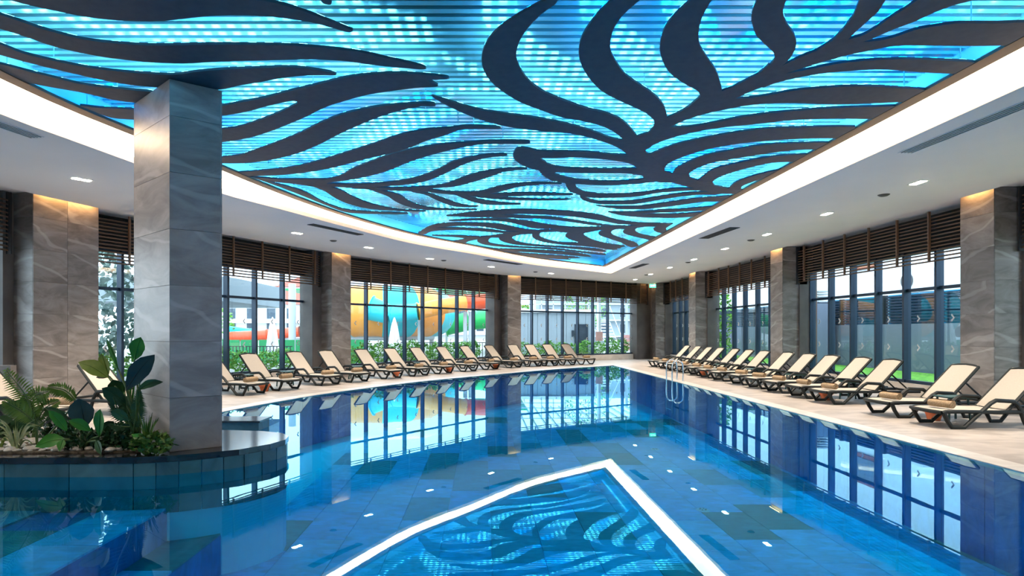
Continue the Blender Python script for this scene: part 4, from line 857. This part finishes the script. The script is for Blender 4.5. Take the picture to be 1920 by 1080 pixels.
# buildings left
def building(name_label, x0, x1, y, z0, z1, m, rows, cols, wz, ww, wh, roof=None):
    o = empty('white_building', (0, 0, 0), 0, name_label, 'building'); MB().box(x0, x1, y, y+6, z0, z1).build('wall', E[m], o)
    for r in range(rows):
        for c in range(cols):
            x = x0+(x1-x0)*(c+.5)/cols; z = wz+r*(z1-wz)/rows; f = MB().box(x-ww/2, x+ww/2, y-.04, y+.02, z, z+wh).build('window', E['steel'], o); MB().box(x-ww/2+.07, x+ww/2-.07, y-.06, y-.03, z+.07, z+wh-.07).build('pane', E['win_dark'], f)
        zb = wz+r*(z1-wz)/rows-.45; MB().box(x0, x1, y-.9, y, zb, zb+.12).build('balcony', E['render_white'], o)
    if roof:
        b = MB(); b.add([(x0-.5, y-.5, z1), (x1+.5, y-.5, z1), (x1+.5, y+6.5, z1), (x0-.5, y+6.5, z1), ((x0+x1)/2-1, y+3, z1+2), ((x0+x1)/2+1, y+3, z1+2)], [(0, 1, 5, 4), (1, 2, 5), (2, 3, 4, 5), (3, 0, 4)]); b.build('roof', E['roof_red'], o)
    return o
building('long white building with balconies behind the red flume', -30, -14, 66, -1, 4.6, 'render_white', 2, 7, 1.2, 1.1, 1.3, True)
building('white building with a red roof behind the grey mast', -27, -19, 76, -1, 7.4, 'render_white', 3, 4, 1.2, 1.1, 1.3, True)
building('white building behind the ring slide', -12, 6, 80, -1, 5, 'render_white', 2, 7, 1.5, 1.1, 1.3, True)
ms = MB().tube([A3(548, 668, 37), A3(548, 532, 37)], .23, 12); thing1(ms, 'steel_mast', E['steel'], 'thick grey mast beyond the window right of the pillar', 'post', None, True)
pv = empty('grey_pavilion', (0, 0, 0), 0, 'grey flat-roofed pavilion outside the windows either side of the big pillar', 'pavilion')
p1 = A3(489, 560, 24)
MB().box(-16.5, p1.x, 21, 27, 2.6, 3.5).build('roof_slab', E['render_grey'], pv); MB().box(p1.x-2.1, p1.x-1.5, 22, 22.6, -.3, 2.6).build('pier', E['steel'], pv); MB().box(-16.3, -15.7, 22, 22.6, -.3, 2.6).build('pier', E['steel'], pv)
MB().box(-20, -14.3, 18, 18.2, 2.5, 2.9).build('fascia', E['render_grey'], pv)
# far window: grey annex, door, stairs
an = empty('grey_annex', (0, 0, 0), 0, 'grey blue annex wall with a dark door outside the far window', 'building')
xa, xb = A3(972, 0, 38).x, A3(1116, 0, 38).x
for i in range(8): MB().box(xa+(xb-xa)*i/8+.01, xa+(xb-xa)*(i+1)/8-.01, 38, 38.3, -.3, 2.75).build('wall_panel', E['render_grey'], an)
MB().box(xa, xb, 37.8, 39.3, 2.75, 2.95).build('roof_edge', E['render_white'], an)
d0, d1 = A3(1077, 0, 38).x, A3(1102, 0, 38).x; dd = MB().box(d0, d1, 37.9, 38, -.3, 1.98).build('door', E['door_dark'], an); MB().box(d1-.15, d1-.08, 37.84, 37.9, .7, .95).build('door_handle', E['steel'], dd)
wl_ = A3(1074, 625, 37.9); MB().box(wl_.x-.07, wl_.x+.07, 37.8, 38, wl_.z-.2, wl_.z+.2).build('wall_lamp', E['door_dark'], an)
for z in (3.3, 3.65, 4.0, 4.35): MB().box(xa, xb, 39, 39.05, z, z+.06).build('railing_bar', E['steel'], an)
for i in range(7): x = xa+i*.8; MB().box(x, x+.06, 39, 39.06, 2.95, 4.4).build('railing_post', E['steel'], an)
st = empty('outdoor_stairs', (0, 0, 0), 0, 'pale open stairs climbing away outside the far window', 'stairs')
x0, x1 = A3(1129, 0, 36).x, A3(1160, 0, 36).x
for i in range(12): MB().box(x0, x1, 35+.32*i, 35.34+.32*i, -.1+.2*i, -.03+.2*i).build('step', E['render_white'], st)
for x in (x0-.05, x1+.05):
    MB().tube([(x, 35, .9), (x, 38.8, 3.2)], .03, 6).build('stair_rail', E['steel'], st); MB().tube([(x, 35, -.2), (x, 38.8, 2.1)], .05, 6).build('stringer', E['steel'], st)
q = A3(1123, 600, 33); thing1(MB().tube([(q.x, 33, -.3), (q.x, 33, 4.4)], .11, 12), 'white_pole', E['render_white'], 'white pole beside the outdoor stairs', 'post', None, True)
q = A3(1124, 632, 32.8); thing1(MB().box(q.x-.2, q.x+.2, 32.85, 32.895, q.z-.22, q.z+.3), 'warning_sign', E['sign_pink'], 'small pink and white sign on the white pole', 'sign')
q = A3(1181, 642, 36); gb = empty('pink_grid_panel', (0, 0, 0), 0, 'pale pink gridded panel right of the outdoor stairs', 'panel')
for i in range(4):
    for j in range(4): MB().box(q.x-.5+.25*i, q.x-.28+.25*i, 36, 36.1, q.z-.5+.25*j, q.z-.28+.25*j).build('grid_tile', E['sign_pink'], gb)
wq = empty('pergola_roof', (0, 0, 0), 0, 'pale slatted pergola roof high outside the far window', 'pergola')
for i in range(16): MB().box(1.5+.75*i, 1.6+.75*i, 36, 52, 5.2, 5.35).build('beam', E['render_white'], wq)
for x in (1.6, 7, 12.7): MB().tube([(x, 51, -.3), (x, 51, 5.2)], .12, 8).build('support_post', E['steel'], wq)
building('pale apartment block far behind the outdoor stairs', 8, 24, 82, -1, 8, 'render_grey', 3, 6, 1.2, 1.2, 1.4)
# right side: concrete wall with blue louvres, white house
wc = empty('garden_wall', (0, 0, 0), 0, 'dark grey garden wall topped with bright blue louvre panels', 'wall')
y = 8.0; i = 0
while y < 44:
    MB().box(13.9, 14.1, y+.01, y+2.39, -.3, 1.75).build('wall_panel', E['wall_conc'], wc)
    MB().box(13.92, 14.08, y+.02, y+.12, 1.75, 2.75).build('louvre_post', E['fence_black'], wc)
    MB().box(14.06, 14.08, y+.02, y+2.38, 1.75, 2.75).build('louvre_backing', E['backing_blue'], wc)
    for z in range(10): MB().box(13.93, 14.05, y+.14, y+2.3, 1.79+.095*z, 1.85+.095*z).build('louvre_slat', E['slat_navy'], wc)
    y += 2.4; i += 1
wp = A3(1547, 575, 23.4); ch = empty('grey_pier', (13.4, 22.9, -.3), 0, 'dark grey pier with a louvred cap outside the largest right window', 'pillar')
MB().box(-.35, .35, -.4, .4, 0, 2.9).build('shaft', E['wall_conc'], ch)
for z in range(5): MB().box(-.22, .22, -.26, .26, 2.95+.1*z, 3.0+.1*z).build('cap_slat', E['steel'], ch)
wh = empty('white_house', (0, 0, 0), 0, 'white rendered house behind the garden wall on the right', 'building')
MB().box(19, 26, 2, 52, -.3, 9).build('wall', E['render_white'], wh)
for (ya, za) in ((27.4, 4.6), (36, 4.6), (18, 6.4), (45, 4.6)):
    f = MB().box(18.9, 19.02, ya, ya+2.0, za, za+1.5).build('window_frame', E['rust'], wh); MB().box(18.86, 18.92, ya+.2, ya+1.8, za+.2, za+1.3).build('pane', E['win_dark'], f)
ac = empty('air_conditioner', (18.68, 24.9, 3.2), 0, 'white air conditioning unit on the white house wall', 'air conditioner')
MB().box(-.25, .3, -.75, .75, 0, 1.0).build('casing', M['white'], ac); MB().tube([(-.27, .15, .5), (-.26, .15, .5)], .36, 20).build('fan_grille', M['metalgrille'], ac)
for s_ in (-.5, .5): MB().box(-.2, .3, s_-.03, s_+.03, -.15, 0).build('bracket', E['steel'], ac)
for (x, y, lb) in ((11.6, 20.4, 'rust brown post outside the largest right window'), (11.9, 30.6, 'rust brown post outside the middle right window'), (11.6, 36, 'rust brown post outside the far right door')):
    thing1(MB().box(x-.14, x+.14, y-.14, y+.14, -.3, 3.95), 'rust_post', E['rust'], lb, 'post')

# ---------------------------------------------------------------- plants on the island
def gm(n, a, b, r=.35): return noisy(mat(n, a, r), a, b, 5, 4, 0, (1, 1, 1))
G = {'dark': gm('leaf_dark', (.012, .05, .02), (.03, .1, .03)), 'green': gm('leaf_green', (.02, .16, .015), (.05, .28, .03)), 'lime': gm('leaf_lime', (.12, .2, .02), (.25, .32, .06)), 'deep': gm('leaf_deep', (.018, .04, .04), (.04, .07, .06)),
     'stripe': gm('leaf_striped', (.1, .2, .05), (.6, .6, .35)), 'stem': mat('plant_stem', (.06, .12, .03), .5), 'palm': gm('leaf_palm', (.05, .14, .02), (.16, .28, .05))}
soil = MB(); soil.prism([(-9.3, 6.12), (-5, 6.12), (-4.0, 6.16), (-3.62, 6.25), (-4.25, 6.85), (-4.3, 7.45), (-9.3, 7.45)], .2, .215)
so = soil.build('planting_soil', noisy(mat('soil', (.1, .08, .06), .95), (.05, .04, .03), (.2, .17, .13), 20, 6, 0, (1, 1, 1), .5), isl)
pm = [MB().lathe([(0, 0), (.035, .004), (.045, .018), (.03, .034), (0, .038)], 7).mesh('pebble', M['coping'], True)]
for i in range(230):
    x = random.uniform(-6.6, -3.75); y = random.uniform(6.16, 6.75)
    if (x > -4.15 and y > 6.25+(-3.6-x)*1.1): continue
    o = link('pebble', pm[0], isl, (x, y, .21)); q = random.uniform(.6, 1.5); o.scale = (q, q*random.uniform(.7, 1), q); o.rotation_euler = (0, 0, random.uniform(0, 6))
def blade(B, T_, w_, m, parent, bend=.15, roll=0.0, name='leaf', fold=.18):
    B = Vector(B); T_ = Vector(T_); d = T_-B; L = d.length; d.normalize(); view = Vector((0, -1, .15)).normalized()
    side = d.cross(view).normalized(); nrm = side.cross(d).normalized(); R = Matrix.Rotation(roll, 3, d); side = R@side; nrm = R@nrm
    n = 9; vs = []; prof = [0.04, .45, .78, .96, 1.0, .93, .74, .42, .02]
    for i in range(n):
        u = i/(n-1); c = B+d*L*u+Vector((0, 0, 1))*bend*L*math.sin(u*math.pi)
        for j, q in enumerate((-1, -.5, 0, .5, 1)):
            hw = w_/2*prof[i]*(1+.05*math.sin(i*2.3+j)); vs.append(c+side*hw*q+nrm*(abs(q)*hw*fold))
    fs = [(i*5+j, i*5+j+1, (i+1)*5+j+1, (i+1)*5+j) for i in range(n-1) for j in range(4)]
    b = MB(); b.add(vs, fs); o = b.build(name, m, parent, True)
    mr = MB(); mr.tube([vs[i*5+2]-nrm*.0+Vector((0, -.004, 0)) for i in range(n)], [.007*(1-.8*i/(n-1)) for i in range(n)], 5); mr.build('midrib', m, o)
    return o
def px_plant(name, label, leaves, root, D):
    """leaves: (base px, tip px, width px, depth, material, roll)"""
    rt = A3(root[0], root[1], D); rt.z = .2; P = empty(name, rt, 0, label, 'plant')
    for (b, t, w_, dd, m, ro) in leaves:
        B = A3(b[0], b[1], dd)-rt; T_ = A3(t[0], t[1], dd-.06)-rt; blade(B, T_, w_*dd/F, G[m], P, .08, ro)
        MB().tube(cr([(0, 0, 0), tuple(B*.5+Vector((B.x*-.15, 0, .03))), tuple(B)], False, 4), [.012]*8+[.008], 6).build('stalk', G['stem'], P, True)
    return P
px_plant('bird_of_paradise', 'tall broad-leaved plant with upright paddle leaves against the big pillar', [
    ((252, 676), (264, 632), 27, 6.5, 'green', .3), ((222, 693), (200, 636), 15, 6.5, 'green', -.5), ((204, 708), (147, 679), 27, 6.6, 'lime', .3), ((203, 706), (190, 663), 25, 6.75, 'lime', -.3),
    ((237, 732), (290, 665), 34, 6.3, 'deep', .5), ((257, 731), (306, 716), 15, 6.12, 'dark', .2), ((238, 760), (191, 728), 34, 6.45, 'dark', -.3), ((225, 745), (212, 712), 30, 6.6, 'dark', .3), ((206, 706), (180, 708), 20, 6.7, 'deep', .8), ((262, 722), (262, 672), 10, 6.4, 'green', .9),
    ((248, 815), (284, 843), 21, 6.12, 'green', .2), ((241, 789), (207, 770), 20, 6.2, 'dark', 0)], (262, 838), 6.35)
px_plant('rubber_plant', 'low plant with rounded glossy green leaves in the middle of the island', [
    ((160, 802), (148, 747), 46, 6.35, 'deep', .1), ((171, 808), (129, 788), 19, 6.2, 'green', .1), ((186, 818), (188, 767), 25, 6.2, 'green', -.2), ((122, 823), (66, 838), 26, 6.15, 'green', .2), ((127, 810), (91, 770), 18, 6.3, 'green', .3), ((130, 790), (84, 764), 13, 6.5, 'dark', .2),
    ((180, 826), (190, 853), 16, 6.12, 'dark', .2), ((118, 824), (112, 846), 14, 6.12, 'green', -.3), ((190, 812), (214, 790), 16, 6.4, 'dark', .3)], (160, 846), 6.3)
px_plant('dark_leaved_plant', 'dark wide-leaved plant at the left edge behind the palm', [((82, 795), (-5, 760), 34, 6.9, 'dark', .2), ((70, 796), (15, 800), 30, 6.8, 'dark', -.2), ((60, 790), (40, 745), 30, 6.95, 'dark', .1), ((30, 805), (-20, 790), 30, 6.8, 'dark', .3), ((84, 790), (125, 772), 14, 6.8, 'dark', .3)], (60, 842), 6.8)
def palm(name, label, fronds, root, D, m='palm'):
    rt = A3(root[0], root[1], D); rt.z = .2; P = empty(name, rt, 0, label, 'plant')
    for (b, mid, t, dd, ll) in fronds:
        pts = cr([A3(*b, dd)-rt, A3(*mid, dd-.03)-rt, A3(*t, dd-.1)-rt], False, 12); pts = [Vector(p) for p in pts]; N = len(pts)
        fr = MB().tube([Vector((0, 0, 0))]+pts, [.012]+[.009*(1-.7*i/N)+.002 for i in range(N)], 5).build('frond', G['stem'], P, True)
        for i in range(2, N):
            d = (pts[i]-pts[i-1]).normalized(); view = Vector((0, -1, 0)); s_ = d.cross(view).normalized(); L = ll*dd/F*(math.sin(math.pi*(i/N*.8+.15)))
            for q in (-1, 1):
                e = (s_*q+d*.55+Vector((0, random.uniform(-.15, .15), -.12))).normalized(); b0 = pts[i]; wd = .011
                u = e.cross(view).normalized()*wd
                b_ = MB(); b_.add([b0, b0+e*L*.4+u, b0+e*L+Vector((0, 0, -.18*L)), b0+e*L*.4-u], [(0, 1, 2, 3)]); b_.build('leaflet', G[m], fr)
    return P
palm('areca_palm', 'feathery palm with light green fronds at the left of the island', [((67, 790), (48, 742), (12, 694), 6.4, 30), ((68, 790), (64, 745), (92, 733), 6.5, 26), ((144, 752), (122, 732), (92, 725), 6.6, 20), ((66, 792), (40, 770), (8, 752), 6.35, 24), ((70, 788), (85, 765), (110, 752), 6.55, 22)], (70, 842), 6.4)
palm('small_palm', 'small dark palm with narrow leaflets in front of the big pillar', [((250, 806), (258, 770), (262, 735), 6.25, 20), ((248, 806), (225, 775), (212, 745), 6.4, 20), ((252, 806), (240, 770), (236, 745), 6.5, 18), ((246, 800), (228, 800), (205, 795), 6.3, 12)], (250, 838), 6.3, 'dark')
def spiky(name, label, root, D, tips, m, wd=.02):
    rt = A3(root[0], root[1], D); rt.z = .2; P = empty(name, rt, 0, label, 'plant')
    for (x, y) in tips:
        T_ = A3(x, y, D+random.uniform(-.12, .12))-rt; md_ = T_*.5+Vector((0, 0, abs(T_.x)*.35+.03)); pts = [Vector(p) for p in cr([(0, 0, 0), tuple(md_), tuple(T_)], False, 5)]; vs = []
        for i, p in enumerate(pts): hw = wd*(1-(i/(len(pts)-1))**2)*.6+.001; d = (pts[min(i+1, len(pts)-1)]-pts[max(i-1, 0)]).normalized(); s_ = d.cross(Vector((0, -1, .3))).normalized(); vs += [p-s_*hw, p+Vector((0, .004, -.004)), p+s_*hw]
        b = MB(); b.add(vs, [(i*3+j, i*3+j+1, i*3+j+4, i*3+j+3) for i in range(len(pts)-1) for j in (0, 1)]); b.build('leaf', G[m], P)
    return P
R_ = random.uniform
spiky('spider_plant', 'cream-striped spider plant at the lower left corner of the island', (30, 846), 6.2, [(R_(-18, 85), R_(778, 838)) for i in range(34)], 'stripe', .017)
spiky('spider_plant', 'yellow-green grass tuft by the left edge', (0, 848), 6.2, [(R_(-20, 25), R_(815, 840)) for i in range(16)], 'lime', .012)
spiky('yucca', 'spiky dark tuft close to the foot of the big pillar', (276, 838), 6.14, [(R_(258, 300), R_(770, 820)) for i in range(26)], 'palm', .018)
spiky('dragon_plant', 'spiky green rosette between the tall paddle leaves', (240, 780), 6.6, [(R_(225, 258), R_(688, 735)) for i in range(18)], 'green', .016)
for i, (px, D, mm, lb) in enumerate([(150, 6.3, 'dark', 'left part of the middle of the island'), (200, 6.35, 'dark', 'right of the rounded leaves'), (235, 6.3, 'dark', 'below the tall paddle leaves'), (288, 6.1, 'palm', 'against the pillar foot'), (20, 6.8, 'dark', 'at the left edge behind the spider plant'), (110, 6.8, 'dark', 'behind the rounded leaves')]):
    q = A3(px, 840, D); o = clump(420, .22, .14, .2, .06, G[mm], 'ground_cover'); o.location = (q.x, D, .2); tag(o, 'low small-leaved ground cover plant '+lb, 'plant', 'ground cover plants')
# floor inlets under water, wall cabinet, small fittings
for (px, py, z, lb) in [(92, 909, -.37, 'round white underwater fitting on the steps at the left'), (1228, 841, ZP, 'round underwater fitting beyond the reflected cove tip'), (1318, 954, ZP, 'round underwater fitting in the pool floor at right'), (1500, 839, ZP, 'round underwater fitting near the right pool wall'), (1774, 948, ZP, 'round underwater fitting near the right edge')]:
    q = U(px, py, z-CZ+.03); o = empty('floor_inlet', (q.x, q.y, z+.012), 0, lb, 'pool fitting', 'round fittings on the pool floor')
    MB().lathe([(.0, .012), (.07, .012), (.09, .006), (.1, 0)], 20).build('cover', M['white'], o, True)
    for k_ in range(6): a = k_*math.pi/3; MB().box(-.012, .012, -.012, .012, .012, .016).build('hole', M['metalgrille'], o, loc=(.045*math.cos(a), .045*math.sin(a), 0))
q0, q1 = A3(19, 730, 10.4), A3(60, 688, 10.4)
cb = empty('wall_cabinet', (0, 0, 0), 0, 'grey brown service cabinet low on the stone wall at the left edge', 'cabinet')
MB().box(-8.95, -8.33, 10.15, 10.28, 0, .9).build('body', M['wall'], cb); MB().box(-8.90, -8.38, 10.13, 10.15, .08, .84).build('door', M['wall'], cb)
